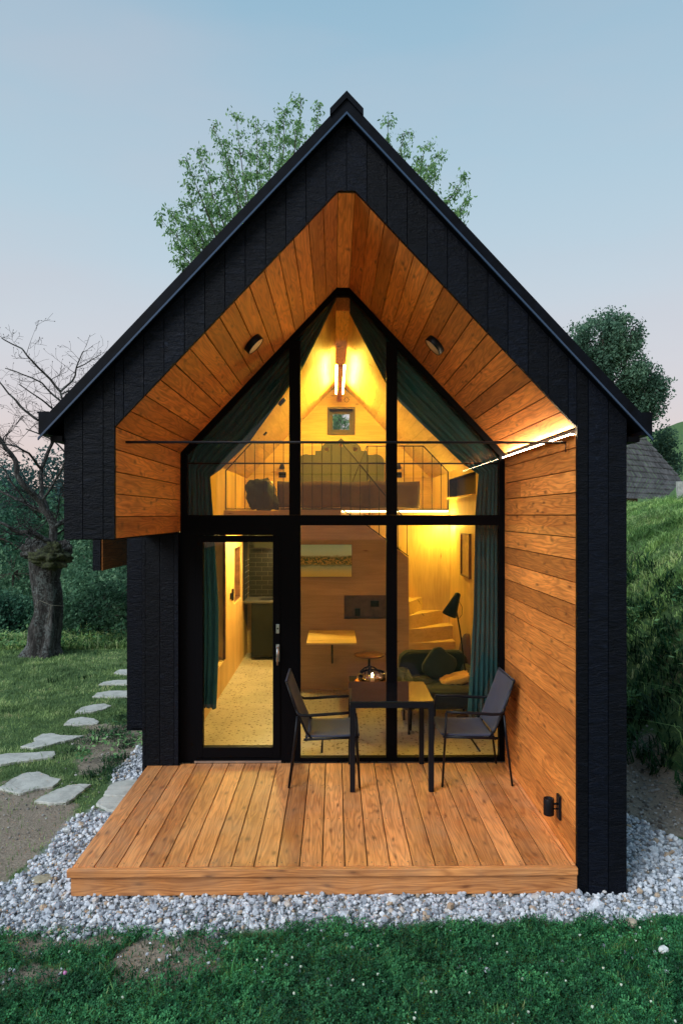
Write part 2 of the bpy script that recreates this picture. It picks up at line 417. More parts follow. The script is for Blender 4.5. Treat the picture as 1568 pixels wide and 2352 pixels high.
# roof
r_=MB(); RE=1.90; RT=.105
r_.prism([(XC,4.845+RT),(XC-RE,4.845+RT-SL*RE),(XC-RE,4.845-SL*RE-.004),(XC,4.841),(XC+RE,4.845-SL*RE-.004),(XC+RE,4.845+RT-SL*RE)],'y',-.06,YB+.12)
roof=r_.build('roof',M['roof'],cabin)
c_=MB(); ch=.107
c_.prism([(XC,4.99),(XC-ch,4.99-SL*ch),(XC-ch,4.99-SL*ch-.045),(XC,4.944),(XC+ch,4.99-SL*ch-.045),(XC+ch,4.99-SL*ch)],'y',-.075,YB+.13)
c_.build('ridge_cap',M['roof'],roof)
for s in (-1,1):
    g_=MB(); a=XC+s*RE; b=XC+s*1.965
    g_.box(min(a,b)+(.001 if s>0 else 0),max(a,b)-(.001 if s<0 else 0),-.055,YB+.1,2.795,2.93)
    g_.box(min(a,b+s*.008),max(a,b+s*.008),-.055,YB+.1,2.93,2.942)
    g_.build('gutter',M['roof'],roof)
    t_=MB(); h=1.962
    t_.prism([(XC+s*.0,4.858),(XC+s*h,4.858-SL*h),(XC+s*h,4.842-SL*h),(XC+s*.0,4.842)],'y',-.074,-.0605)
    t_.build('verge_trim',M['trim'],roof)
    e_=MB(); a=XC+s*(HO+.002); b=XC+s*1.90
    e_.box(min(a,b),max(a,b),-.02,YB,2.755,2.79); e_.build('eave_board',M['frame'],roof)
# charred front cladding
bo=MB(); fr=MB()
PI_=.131
def clad(x0,x1,zb,zt,y0,y1,mb=bo,gap=.0022,ripple=True):
    xs=[x0+gap]+[x for x in (XC-HI,XC-FLAT,XC,XC+FLAT,XC+HI) if x0+gap+.002<x<x1-gap-.002]+[x1-gap]
    top=[(x,zt(x)) for x in xs]; bot=[(x,zb(x)) for x in xs]
    def uniq(l):
        o=[]
        for p in l:
            if not o or abs(p[0]-o[-1][0])+abs(p[1]-o[-1][1])>1e-4: o.append(p)
        return o
    dy=random.uniform(-.0015,.0015)
    mb.prism(uniq(bot+top[::-1]),'y',y0+dy,y1,grain='z')
lo_eps=.006
def zb_front(x):
    if x<XL+1e-4: return 2.125
    if x>XR-1e-4: return GZ+.08
    return zin(x)
k0=math.ceil((OL-XC)/PI_); edges=[OL]+[XC+k*PI_ for k in range(k0,15) if OL+.02<XC+k*PI_<OR-.02]+[OR]
# split at the jambs so that the jumps in the lower edge fall on a joint
for e in (XL,XR): edges.append(e)
edges=sorted(e for e in edges if e in (XL,XR) or min(abs(e-XL),abs(e-XR))>.045)
for a,b in zip(edges[:-1],edges[1:]):
    mid=(a+b)/2
    if mid<XL: zb=lambda x:2.125
    elif mid>XR: zb=lambda x:GZ-.04
    else: zb=zin
    clad(a,b,zb,lambda x:zout(x)-.004,0.0,.028,gap=.0006 if b-a<.05 else .0022)
bo.build('front_cladding',M['char'],cabin)
# solid core of the gable frame just behind the boards
co=MB()
def strip(x0,x1,zb0,zb1,zt0,zt1): co.prism([(x0,zb0),(x1,zb1),(x1,zt1),(x0,zt0)],'y',.030,.055)
strip(OL+.004,XL-.022,2.13,2.13,zout(OL)-.01,zout(XL-.022)-.01)
strip(XR+.022,OR-.004,GZ+.07,GZ+.07,zout(XR+.022)-.01,zout(OR)-.01)
strip(XL-.022,XC-FLAT,EZ+.024,AZ+.024,zout(XL-.022)-.01,zout(XC-FLAT)-.01)
strip(XC-FLAT,XC,AZ+.024,AZ+.024,zout(XC-FLAT)-.01,zout(XC)-.01); strip(XC,XC+FLAT,AZ+.024,AZ+.024,zout(XC)-.01,zout(XC+FLAT)-.01)
strip(XC+FLAT,XR+.022,AZ+.024,EZ+.024,zout(XC+FLAT)-.01,zout(XR+.022)-.01)
co.build('gable_core',M['frame'],cabin)
# porch lining : left short wall, slopes, ridge board, right wall
lw=MB(); nb=5; ph=(EZ-2.125)/nb
for i in range(nb):
    z0=2.125+i*ph
    if i==1:  # a board made of two lengths
        lw.obox((XL-.02,.0305,z0+.002),(0,.98,0),(.02,0,0),(0,0,ph-.004)); lw.obox((XL-.02,1.012,z0+.002),(0,PD-1.012,0),(.02,0,0),(0,0,ph-.004))
    else: lw.obox((XL-.02,.0305,z0+.0035),(0,PD-.0305,0),(.02,0,0),(0,0,ph-.007))
lw.build('left_wall_lining',M['larch'],cabin)
rw=MB(); P=.1475; z=2.28
zs=sorted([2.28+k*P for k in range(-20,8) if -.15<2.28+k*P<EZ-.08]+[-.165,EZ-.035])
for a,b in zip(zs[:-1],zs[1:]):
    if b-a<.03: continue
    if random.random()<.3:
        c=random.uniform(.5,1.4); parts=[(.0305,c),(c+.0015,PD)]
    else: parts=[(.0305,PD)]
    for y0,y1 in parts: rw.obox((XR,y0,a+.0036),(0,y1-y0,0),(.02,0,0),(0,0,b-a-.0072))
rw.build('right_wall_lining',M['larch'],cabin)
for s in (-1,1):
    so_=MB(); x0,z0=XC+s*HI,EZ; x1,z1=XC+s*FLAT,AZ; d=Vector((x1-x0,0,z1-z0)); Ls=d.length; d.normalize(); nrm=Vector((s*abs(d.z),0,abs(d.x)))*.02
    n=15; p=Ls/n
    for i in range(n):
        o=Vector((x0,.0305,z0))+d*(i*p+.0038)
        so_.obox(o,(0,PD-.0305,0),d*(p-.0076),nrm)
    so_.build('soffit_lining',M['larch'],cabin)
rb=MB(); rb.obox((XC-FLAT+.001,.0305,AZ-.004),(0,PD-.0305,0),(2*FLAT-.002,0,0),(0,0,.02)); rb.build('ridge_board',M['larch'],cabin)
# dark membrane behind the lining boards
ba=MB()
ba.box(XL-.03,XL-.0205,.031,PD,2.125,EZ); ba.box(XR+.0205,XR+.03,.031,PD,-.17,EZ)
for s in (-1,1):
    x0,z0=XC+s*HI,EZ; x1,z1=XC+s*FLAT,AZ; d=Vector((x1-x0,0,z1-z0)); u=Vector((s*abs(d.z),0,abs(d.x))).normalized()
    ba.obox(Vector((x0,.031,z0))+u*.021,(0,PD-.03,0),d,u*.01)
ba.box(XC-FLAT-.02,XC+FLAT+.02,.031,PD,AZ+.0175,AZ+.03)
ba.build('wall_membrane',M['frame'],cabin)
# outer walls
ow=MB()
def yboards(mb,x,y0,y1,z0,z1,th=.025,side=-1):
    y=y0
    while y<y1-.01:
        y2=min(y+PI_,y1); mb.obox((x if side>0 else x-th,y+.002,z0),(0,0,z1-z0),(th,0,0),(0,y2-y-.004,0)); y=y2
yboards(ow,OL+.025,.03,YB,2.125,2.79)
yboards(ow,OL+.025,1.80,YB,GZ-.1,2.1235)
yboards(ow,OR,.03,YB,GZ-.1,2.79,side=-1)
xx=OL+.03
for a,b in zip([OL+.027,OL+.158,OL+.289],[OL+.158,OL+.289,XL]):
    ow.obox((a+.002,1.80,-.004),(0,0,2.116),(b-a-.004,0,0),(0,.025,0))
ow.obox((OL+.004,.031,2.119),(0,1.775,0),(XL-OL-.01,0,0),(0,0,.006))      # underside of the hanging box
# back gable
for k in range(-14,14):
    a=XC+k*PI_; b=a+PI_
    if b<OL or a>OR: continue
    a=max(a,OL);b=min(b,OR)
    if b>-.14 and a<.36:
        clad(a,b,lambda x:GZ-.1,lambda x:3.60,YB,YB+.025,mb=ow); clad(a,b,lambda x:4.08,lambda x:zout(x)-.004,YB,YB+.025,mb=ow)
    else: clad(a,b,lambda x:GZ-.1,lambda x:zout(x)-.004,YB,YB+.025,mb=ow)
ow.build('outer_wall',M['char'],cabin)
wc=MB()
wc.box(OL+.027,XL-.061,1.826,YB-.001,2.0,2.79); wc.box(XR+.16,OR-.026,.056,YB-.001,GZ-.1,2.79)
wc.box(XL-.06,XL-.0005,1.826,PD+.09,.001,2.117); wc.build('wall_core',M['frame'],cabin)
# side bay (window seat) seen from outside, with the lined hanging box behind
by=MB()
BX=-2.05
yboards(by,BX+.025,2.34,4.6,.18,2.3)
for a in (BX+.026,BX+.157,BX+.288): by.obox((a,2.315,.18),(0,0,2.12),(min(.129,OL-a-.001),0,0),(0,.025,0))
by.box(BX,OL,2.341,4.6,.15,.179); by.box(BX,OL,2.341,4.6,2.301,2.33)
by.build('bay_wall',M['char'],cabin)
hb=MB(); hb.box(-2.52,-2.44,2.72,4.4,1.70,2.62,'z'); hb.box(-2.439,OL-.001,2.72,4.4,2.55,2.62,'y'); h_=hb.build('canopy_side',M['char'],cabin)
hl=MB()
for i in range(6): hl.obox((-2.4385,2.745,1.70+i*.1417),(0,1.65,0),(.016,0,0),(0,0,.139))
hl.build('canopy_lining',M['larch'],h_)
# ---- glazing wall
G0,G1=PD,PD+.07
fm=MB()
TR0,TR1=2.185,2.28
fm.box(XL,XR,G0,G1,-.0,.036)                          # sill
fm.box(XL,XL+.055,G0,G1,.036,EZ-.01); fm.box(XR-.05,XR,G0,G1,.036,EZ-.01)
fm.box(-.418,-.314,G0-.004,G1,2.2805,zin(-.418)-.03); fm.box(.479,.579,G0-.004,G1,2.2805,zin(.579)-.03)
fm.box(XL+.055,XR-.05,G0-.002,G1,TR0,TR1)
fm.box(.479,.579,G0-.004,G1,.036,TR0)
fm.box(-.567+.0,-.314,G0,G1,.036,TR0); fm.box(XL+.055,-1.27,G0,G1,.036,TR0); fm.box(-1.27,-.567,G0,G1,2.095,TR0)
for s in (-1,1):
    w_=.052; 
    fm.prism([(XC+s*HI,EZ),(XC+s*FLAT,AZ),(XC+s*FLAT,AZ-.075),(XC+s*HI,EZ-.075)],'y',G0+.001,G1)
fm.box(XC-FLAT,XC+FLAT,G0+.001,G1,AZ-.075,AZ)
fm.build('window_frame',M['frame'],cabin)
dr=MB()   # door leaf rails
dr.box(-1.27,-1.211,G0-.012,G1-.01,.045,2.09); dr.box(-.567,-.50,G0-.012,G0-.0001,.045,2.09)
dr.box(-1.211,-.567,G0-.012,G1-.01,.045,.139); dr.box(-1.211,-.567,G0-.012,G1-.01,2.03,2.09)
door=dr.build('door',M['frame'],cabin,bevel=.003)
gp=MB(); gp.box(-1.211,-.567,G0+.02,G0+.026,.139,2.03); gp.build('door_glass',M['glass'],door)
th=MB(); th.box(-1.285,-.49,G0-.03,G0-.013,.004,.022); th.build('threshold',M['silver'],cabin)
hd=MB(); hd.box(-.537,-.507,G0-.02,G0-.0125,.93,1.09); hd.tube([(-.522,G0-.02,1.065),(-.522,G0-.055,1.065)],.009); hd.tube([(-.522,G0-.052,1.075),(-.522,G0-.056,1.0),(-.522,G0-.052,.905)],[.011,.010,.009]); hd.build('door_handle',M['silver'],door)
lk=MB(); lk.box(-.537,-.507,G0-.022,G0-.0125,1.19,1.275); lo=lk.build('lock_plate',M['silver'],door,bevel=.003)
kh=MB(); kh.lathe([(.0,-.001),(.008,-.001),(.008,.001),(0,.001)],(-.522,G0-.0225,1.235),(0,1,0)); kh.build('keyhole',M['frame'],lo)
def pane(poly): 
    g=MB(); g.prism(poly,'y',G0+.022,G0+.028); g.build('window_pane',M['glass'],cabin)
xa,xb=XL+.05,XR-.045
zi=lambda x: zin(x)-.07
pane([(xa,TR1),(-.418,TR1),(-.418,zi(-.418)),(xa,zi(xa))])
pane([(-.314,TR1),(.479,TR1),(.479,zi(.479)),(XC+FLAT,AZ-.07),(XC-FLAT,AZ-.07),(-.314,zi(-.314))])
pane([(.579,TR1),(xb,TR1),(xb,zi(xb)),(.579,zi(.579))])
pane([(-.314,.036),(.479,.036),(.479,TR0),(-.314,TR0)]); pane([(.579,.036),(xb,.036),(xb,TR0),(.579,TR0)])
# black flashing between lining and frame
# ---- interior shell
IL,IR,YI=-1.44,1.60,6.88
fl=MB(); fl.box(IL-.02,IR+.02,PD+.0705,YI,-.05,.002); fl.build('floor',M['terrazzo'],cabin)
iw=MB()
def wallx(x,side,rects):
    for (y0,y1,z0,z1) in rects:
        iw.obox((x if side>0 else x-.02,y0,z0),(0,0,z1-z0),(.02,0,0),(0,y1-y0,0),rnd=.6)
Y0=PD+.0705
wallx(IL,-1,[(Y0,2.36,.002,2.9),(2.36,4.57,.002,.38),(2.36,4.57,2.12,2.9),(4.57,5.43,.002,2.9),(5.43,6.17,.002,1.0),(5.43,6.17,1.8,2.9),(6.17,YI,.002,2.9)])
wallx(IR,1,[(Y0,3.3,.002,2.9),(3.3,5.2,.002,2.52),(3.3,5.2,2.78,2.9),(5.2,YI,.002,2.9)])
# back wall with gable, window hole
def zc(x): return min(4.40,2.88+SL*(1.52-abs(x-XC))) if True else 0
wx0,wx1,wz0,wz1=-.12,.34,3.61,4.07
iw.prism([(IL,.002),(IR,.002),(IR,zc(IR)),(IR,wz0),(IL,wz0),(IL,zc(IL))],'y',YI,YI+.02,rnd=.5,grain='x') if False else None
def bw(poly): iw.prism(poly,'y',YI,YI+.02,rnd=.6,grain='x')
bw([(IL,.002),(IR,.002),(IR,2.9),(IL,2.9)]); 
xL=lambda z: XC-1.52+(z-2.88)/SL; xR=lambda z: XC+1.52-(z-2.88)/SL
bw([(IL,2.9),(IR,2.9),(xR(wz0),wz0),(xL(wz0),wz0)])
bw([(xL(wz0),wz0),(wx0,wz0),(wx0,zc(wx0)),(XC-.2,zc(XC-.2)) ,(xL(wz0)+.01,wz0+.01)] if False else [(xL(wz0),wz0),(wx0,wz0),(wx0,zc(wx0))])
bw([(wx1,wz0),(xR(wz0),wz0),(wx1,zc(wx1))])
bw([(wx0,wz1),(wx1,wz1),(wx1,zc(wx1)),(XC+.06,4.40),(XC-.06,4.40),(wx0,zc(wx0))])
# bay interior
iw.box(BX+.03,BX+.045,2.36,4.57,.36,2.12,'z',.6); iw.box(BX+.045,IL-.02,2.345,2.36,.36,2.12,'z',.6); iw.box(BX+.045,IL-.02,4.57,4.585,.36,2.12,'z',.6)
iw.box(BX+.045,IL-.0205,2.36,4.57,.34,.38,'y',.6); iw.box(BX+.045,IL-.0205,2.36,4.57,2.12,2.14,'y',.6)
iw.build('interior_wall',M['ply'],cabin)
# bay mullion
bm=MB(); bm.box(IL-.019,IL+.012,4.53,4.575,.39,2.115); bm.build('bay_frame',M['walnut'],cabin)
# pitched ceiling boards
for s in (-1,1):
    cl=MB(); x0,z0=XC+s*1.52,2.88; x1,z1=XC+s*.03,4.46; d=Vector((x1-x0,0,z1-z0)); Ls=d.length; d.normalize(); u=Vector((s*abs(d.z),0,abs(d.x)))*.02
    p=Ls/16
    for i in range(16): cl.obox(Vector((x0,Y0,z0))+d*(i*p+.001),(0,YI-Y0,0),d*(p-.002),u,rnd=.35+.3*random.random())
    cl.build('sloping_ceiling',M['ply'],cabin)
bm=MB(); bm.box(XC-.065,XC+.065,Y0,4.25,4.19,4.44,'y',.5); bm.box(XC-.034,XC+.034,4.25,YI,4.16,4.44,'y',.5)
beam=bm.build('ridge_beam',M['larch'],cabin)
for s in (-1,1):
    l=MB(); xk=XC+s*.052; l.box(xk-.010,xk+.010,4.30,6.3,4.185,4.215,'y'); l.build('led_strip',M['led'],beam)
# partition with sloped shoulder and niche
PY=4.5
pt=MB()
poly=[(-.66,.002),(.97,.002),(.97,1.72),(.40,2.15),(-.66,2.15)]
nx0,nx1,nz0,nz1=.125,.70,.92,1.23
def pp(poly): pt.prism(poly,'y',PY,PY+.03,rnd=.5,grain='x')
pp([(-.66,.002),(.97,.002),(.97,nz0),(-.66,nz0)]); pp([(-.66,nz0),(nx0,nz0),(nx0,nz1),(-.66,nz1)]); pp([(nx1,nz0),(.97,nz0),(.97,nz1),(nx1,nz1)])
pp([(-.66,nz1),(.97,nz1),(.97,1.72),(.40,2.15),(-.66,2.15)])
pt.box(-.66,-.63,PY+.03,YI,.002,2.15,'z',.5)
pr=pt.build('partition',M['ply_brown'],cabin)
nc=MB(); nc.box(nx0-.01,nx1+.01,PY+.16,PY+.17,nz0-.01,nz1+.01,'x',.2); nc.box(nx0-.01,nx0,PY+.0305,PY+.16,nz0,nz1,'z',.2); nc.box(nx1,nx1+.01,PY+.0305,PY+.16,nz0,nz1,'z',.2); nc.box(nx0,nx1,PY+.0305,PY+.16,nz0-.01,nz0,'x',.2); nc.box(nx0,nx1,PY+.0305,PY+.16,nz1,nz1+.01,'x',.2)
nc=nc.build('niche',M['walnut'],pr)
sk=MB(); sk.box(.27,.34,PY+.13,PY+.159,.94,1.04); sk.build('socket',M['black'],nc)
sk=MB(); sk.box(.48,.59,PY+.145,PY+.159,1.06,1.14); sk.build('switch',M['black'],nc)
# fold down table board on the partition
fb=MB(); fb.box(-.33,.26,3.58,PY-.002,.757,.777,'x',.8); fb.build('folding_table_board',M['ply'],cabin)
br=MB(); br.tube([(-.03,3.75,.755),(-.03,PY-.01,.35)],.012); br.build('board_bracket',M['black'],cabin)
# loft
SX0=.08; SYB=5.05
lf=MB(); lf.box(IL,SX0,PY-.02,YI,2.18,2.34,'x',.5); lf.box(SX0,IR,SYB+.03,YI,2.18,2.34,'x',.5)
lof=lf.build('loft_floor',M['ply_brown'],cabin)
l=MB(); l.box(SX0+.02,IR-.02,SYB+.010,SYB+.028,2.322,2.345,'x'); l.build('led_strip',M['led_thin'],lof)
l=MB(); l.box(IR-.13,IR-.10,4.62,5.0,2.15,2.172,'y'); l.build('led_strip',M['led_stair'],lof)
sb=MB(); sb.box(.40,IR,SYB+.0,SYB+.025,.002,2.31,'z',.6); sb.box(-.6,.40,SYB,SYB+.025,.002,2.17,'z',.6); sb.build('stair_back_wall',M['ply'],cabin)
# stair: two straight steps, fan of winders, then the straight flight
st=MB()
st.box(.97,IR-.001,4.02,4.5,.002,.2,'x',.7); st.box(.97,IR-.001,4.26,4.5,.2001,.40,'x',.7)
piv=Vector((.972,4.50)); rect=[(.972,4.5),(IR-.001,4.5),(IR-.001,SYB-.001),(.972,SYB-.001)]
def sector(a0):
    """part of rect at angle >= a0 round the pivot"""
    a=R(a0); w_=IR-.001-piv.x; h_=SYB-.001-piv.y; ca=math.atan2(h_,w_)
    if a<ca: return [tuple(piv),(piv.x+w_,piv.y+w_*math.tan(a)),(piv.x+w_,piv.y+h_),(piv.x,piv.y+h_)]
    return [tuple(piv),(piv.x+h_/math.tan(a),piv.y+h_),(piv.x,piv.y+h_)]
zt=[.6,.78,.96,1.14]; ang=[10,27,46,66]
zprev=.002
for zz,aa in zip(zt,ang):
    st.prism(sector(aa),'z',zprev+.0001,zz,rnd=.6,grain='x'); 
    zprev=zz
for k in range(5):
    st.box(.972-.19*(k+1)+.001,.971-.19*k,PY+.175,SYB-.001,.002,1.32+.18*k,'y',.6)
st.build('stair',M['ply'],cabin)
# kitchen end
ki=MB(); ki.box(-1.30,-.66,6.28,YI-.001,.06,.90); kb=ki.build('kitchen_cabinet',M['kitchen'],cabin,bevel=.003)
kt=MB(); kt.box(-1.42,-.66,6.25,YI-.001,.9005,.93); kt.build('worktop',plain('dark_worktop',(.05,.047,.04),.5),kb)
kt=MB(); kt.box(-1.42,-.66,YI-.014,YI-.001,.931,2.15); kt.box(-1.438,-1.424,6.3,YI-.015,.931,2.15); kt.build('tiles',M['tile'],kb)
kt=MB(); kt.box(-1.3,-.67,6.55,YI-.02,1.75,2.14); kt.build('wall_cupboard',M['kitchen'],kb)
kt=MB(); kt.box(-.98,-.72,6.57,6.72,1.725,1.748); kt.build('worktop_lamp',M['spot'],kb)
kt=MB(); kt.box(-1.2,-.9,6.4,6.7,.931,.936); kt.build('hob',M['black'],kb)
for i in range(7): kt=MB(); kt.tube([(-1.40,6.3,1.02+i*.09),(-1.40,6.75,1.02+i*.09)],.004,5); kt.build('rail',M['silver'],kb)
for i in range(4): kt=MB(); kt.tube([(-.95,6.84,1.08+i*.13),(-.72,6.84,1.08+i*.13)],.004,5); kt.build('rail',M['silver'],kb)
# corridor window in the left wall
cw=MB(); cw.box(IL-.12,IL-.10,5.43,6.17,1.0,1.8); cw.box(IL-.10,IL-.0201,5.43,5.45,1.0,1.8); cw.box(IL-.10,IL-.0201,6.15,6.17,1.0,1.8); cw.box(IL-.10,IL-.0201,5.45,6.15,1.0,1.02); cw.build('corridor_window',M['walnut'],cabin)
cs=MB(); cs.box(IL+.0005,IL+.015,5.0,5.12,1.12,1.20); cs.box(IL+.0005,IL+.02,5.16,5.24,1.08,1.24); cs.build('wall_switch',M['black'],cabin)
# right high niche window
nw=MB(); nw.box(IR+.12,IR+.14,3.3,5.2,2.52,2.78); nw.box(IR+.0205,IR+.12,3.3,3.32,2.52,2.78); nw.box(IR+.0205,IR+.12,5.18,5.2,2.52,2.78); nw.build('side_window',M['black'],cabin)
nw=MB(); nw.box(IR-.05,IR+.12,3.3,5.2,2.505,2.52,'y',.5); nw.build('side_window_sill',M['ply'],cabin)
# gable window at the back
wf=MB()
for a in ((wx0,wx0+.035,wz0,wz1),(wx1-.035,wx1,wz0,wz1),(wx0+.035,wx1-.035,wz0,wz0+.035),(wx0+.035,wx1-.035,wz1-.035,wz1)): wf.box(a[0],a[1],YI-.015,YB+.03,a[2],a[3])
for a in ((.03-.05,.03,3.72,3.97),(.25-.03,.25,3.72,3.97),(.0,.22,3.69,3.72),(.0,.22,3.97,4.0)): pass
wf.box(wx0+.035,-.03,YB,YB+.02,wz0+.035,wz1-.035); wf.box(.25,wx1-.035,YB,YB+.02,wz0+.035,wz1-.035); wf.box(-.03,.25,YB,YB+.02,wz0+.035,3.71); wf.box(-.03,.25,YB,YB+.02,3.97,wz1-.035)
wfo=wf.build('back_window',plain('dark_stained_wood',(.045,.02,.010),.5),cabin)
# interior ceiling lamps under the loft (corridor and room)
for (x,y) in ((-1.05,4.75),(-1.05,5.5)):
    l=MB(); l.lathe([(0,0),(.06,0),(.06,.02),(0,.02)],(x,y,2.155)); l.build('ceiling_spot',M['warm'],lof)
# smoke rosette
ro=MB(); 
for k in range(8):
    a=k*math.pi/4; c=(.20+.05*math.cos(a)*.75,YI-.003,4.19+.05*math.sin(a)*.75-.0)
    ro.obox((c[0]-.006,YI-.004,c[2]-.010),(.012,0,0),(0,.003,0),(0,0,.02))
ro.build('vent_rosette',M['black'],cabin)
# porch LED along the right eave
pl=MB(); pl.box(XR-.012,XR-.002,.04,PD-.01,EZ-.034,EZ-.012,'y'); pl.box(XR-.012,XR+.0,.04,PD-.01,EZ-.0345,EZ-.0341) ; 
pl=MB(); pl.box(XR-.026,XR-.006,.04,PD-.008,EZ-.046,EZ-.038,'y'); lp=pl.build('porch_led_strip',M['led_porch'],cabin)
pr_=MB(); pr_.box(XR-.028,XR-.0005,.036,PD-.006,EZ-.054,EZ-.0465); pass; pr_.build('led_profile',M['larch'],cabin)

# ------------------------------------------------------------------ deck
deck=thing('wooden_deck','larch plank porch deck with a nosing board and fascia above white gravel','deck',(XC,0,GZ))
db=MB(); DX0=-1.703; p=.1475; x=DX0
while x<XR-.01:
    x2=min(x+p,XR-.002)
    zj=random.uniform(-.0012,.0)
    x_c=1.80 if x2<XL+.01 else PD
    db.obox((x+.004,.012,-.026+zj),(0,(1.797 if x<XL-.02 else PD-.032)-.012,0),(x2-x-.008,0,0),(0,0,.026)); x=x2
db.build('deck_board',M['deck'],deck)
nb_=MB(); nb_.obox((DX0-.015,-.03,-.052),(XR-DX0+.013,0,0),(0,.041,0),(0,0,.048),rnd=.55); nb_.build('nosing_board',M['deck'],deck,bevel=.004)
nb_=MB(); nb_.obox((DX0+.005,-.008,-.178),(XR-DX0-.007,0,0),(0,.03,0),(0,0,.1255),rnd=.3); nb_.obox((DX0+.005,.0225,-.178),(0,1.77,0),(.022,0,0),(0,0,.15),rnd=.3); nb_.build('fascia_board',M['deck'],deck)
sc_=MB()
x=DX0
while x<XR-.03:
    for yy in (.055,.70,1.33):
        for dx_ in (.028,.1195):
            if x+dx_<XR-.01: sc_.lathe([(0,0),(.0042,0),(.0042,.0006),(0,.0006)],(x+dx_+random.uniform(-.003,.003),yy+random.uniform(-.004,.004),.0001),n=8)
    x+=.1475
tag(sc_.build('deck_screws',plain('dull_screw_head',(.09,.08,.07),.45,.6),deck),kind='stuff')
nb_=MB(); nb_.box(DX0+.04,XR-.01,.05,1.78,-.19,-.03); nb_.build('deck_joist',M['frame'],deck)
# ------------------------------------------------------------------ rods
rd=MB(); rd.tube([(XL+.035,.12,2.765),(XR-.03,.12,2.765)],.0085,8); rd.tube([(XR-.032,.12,2.765),(XR-.032,.12,2.70)],.004,6)
tag(rd.build('steel_rod',M['black']),'thin black steel rod stretched across the porch in front of the glass','rod')
rd=MB(); rd.tube([(IL+.02,1.985,2.765),(IR-.02,1.985,2.765)],.007,8); tag(rd.build('tie_rod',M['black']),'black tie rod running just inside the glass wall behind the mullions','rod')

# ------------------------------------------------------------------ curtains
def resample(pts,n):
    P_=[Vector(p) for p in pts]; d=[0]
    for a,b in zip(P_[:-1],P_[1:]): d.append(d[-1]+(b-a).length)
    out=[];j=0
    for i in range(n+1):
        t=d[-1]*i/n
        while j<len(d)-2 and d[j+1]<t: j+=1
        k=(t-d[j])/max(1e-9,d[j+1]-d[j]); out.append(P_[j].lerp(P_[j+1],k))
    return out
ZC=6.50; YC=ZC+CAM[1]
def px(l): return [W(x,y,ZC) for x,y in l]
def curtain(name,seg,label,nf,seed):
    """seg = list of (outer px, inner px) stations from top to floor"""
    rr=random.Random(seed); ph=rr.random()*6
    out=resample([W(a[0],a[1],ZC) for a,b in seg],60); 
    # keep stations in step: piecewise parameter instead of arc length
    m=len(seg)-1
    def st(t):
        k=min(m-1,int(t*m)); f=t*m-k
        a=W(*seg[k][0],ZC).lerp(W(*seg[k+1][0],ZC),f); b=W(*seg[k][1],ZC).lerp(W(*seg[k+1][1],ZC),f); return a,b
    mb=MB()
    def fn(u,v):
        a,b=st(v); q=a.lerp(b,u)
        wdt=(b-a).length
        amp=.010+.020*min(1,wdt/.5)
        un=u+.10*mnoise.noise(Vector((u*2.5+seed,v*1.6,seed*.37)))+.05*math.sin(v*5+seed)
        amp*=.55+.9*abs(mnoise.noise(Vector((u*4,v*2.2,seed))))+.2
        y=amp*math.sin(un*nf*2*math.pi+ph+1.3*math.sin(v*4+ph))+.4*amp*math.sin(u*nf*4.3*math.pi+2*ph+v*3)
        return Vector((q.x,YC+y,q.z+.004*math.sin(u*nf*6.28+ph)))
    mb.grid(fn,72,110)
    o=mb.build(name,M['curtain']); md=o.modifiers.new('thick','SOLIDIFY'); md.thickness=.003
    tag(o,label,'curtain','teal curtains drawn aside behind the glass'); return o
curtain('curtain',[((766,664),(778,676)),((730,700),(738,760)),((682,752),(692,851)),((640,795),(662,892)),((560,880),(612,962)),((500,945),(576,1014)),((440,1010),(508,1080)),((424,1060),(484,1097)),((424,1184),(490,1184)),((424,1400),(502,1400)),((424,1520),(501,1515)),((424,1620),(496,1628))],'dark teal curtain swept aside to the left behind the door side of the glass',7,3)
curtain('curtain',[((797,664),(782,676)),((835,700),(815,745)),((880,748),(852,815)),((925,798),(888,884)),((985,860),(915,922)),((1050,925),(972,980)),((1140,1025),(1063,1068)),((1160,1075),(1098,1090)),((1160,1184),(1090,1184)),((1160,1400),(1086,1400)),((1160,1560),(1078,1560)),((1160,1650),(1073,1645))],'teal curtain swept aside to the right, hanging beside the floor lamp',7,8)
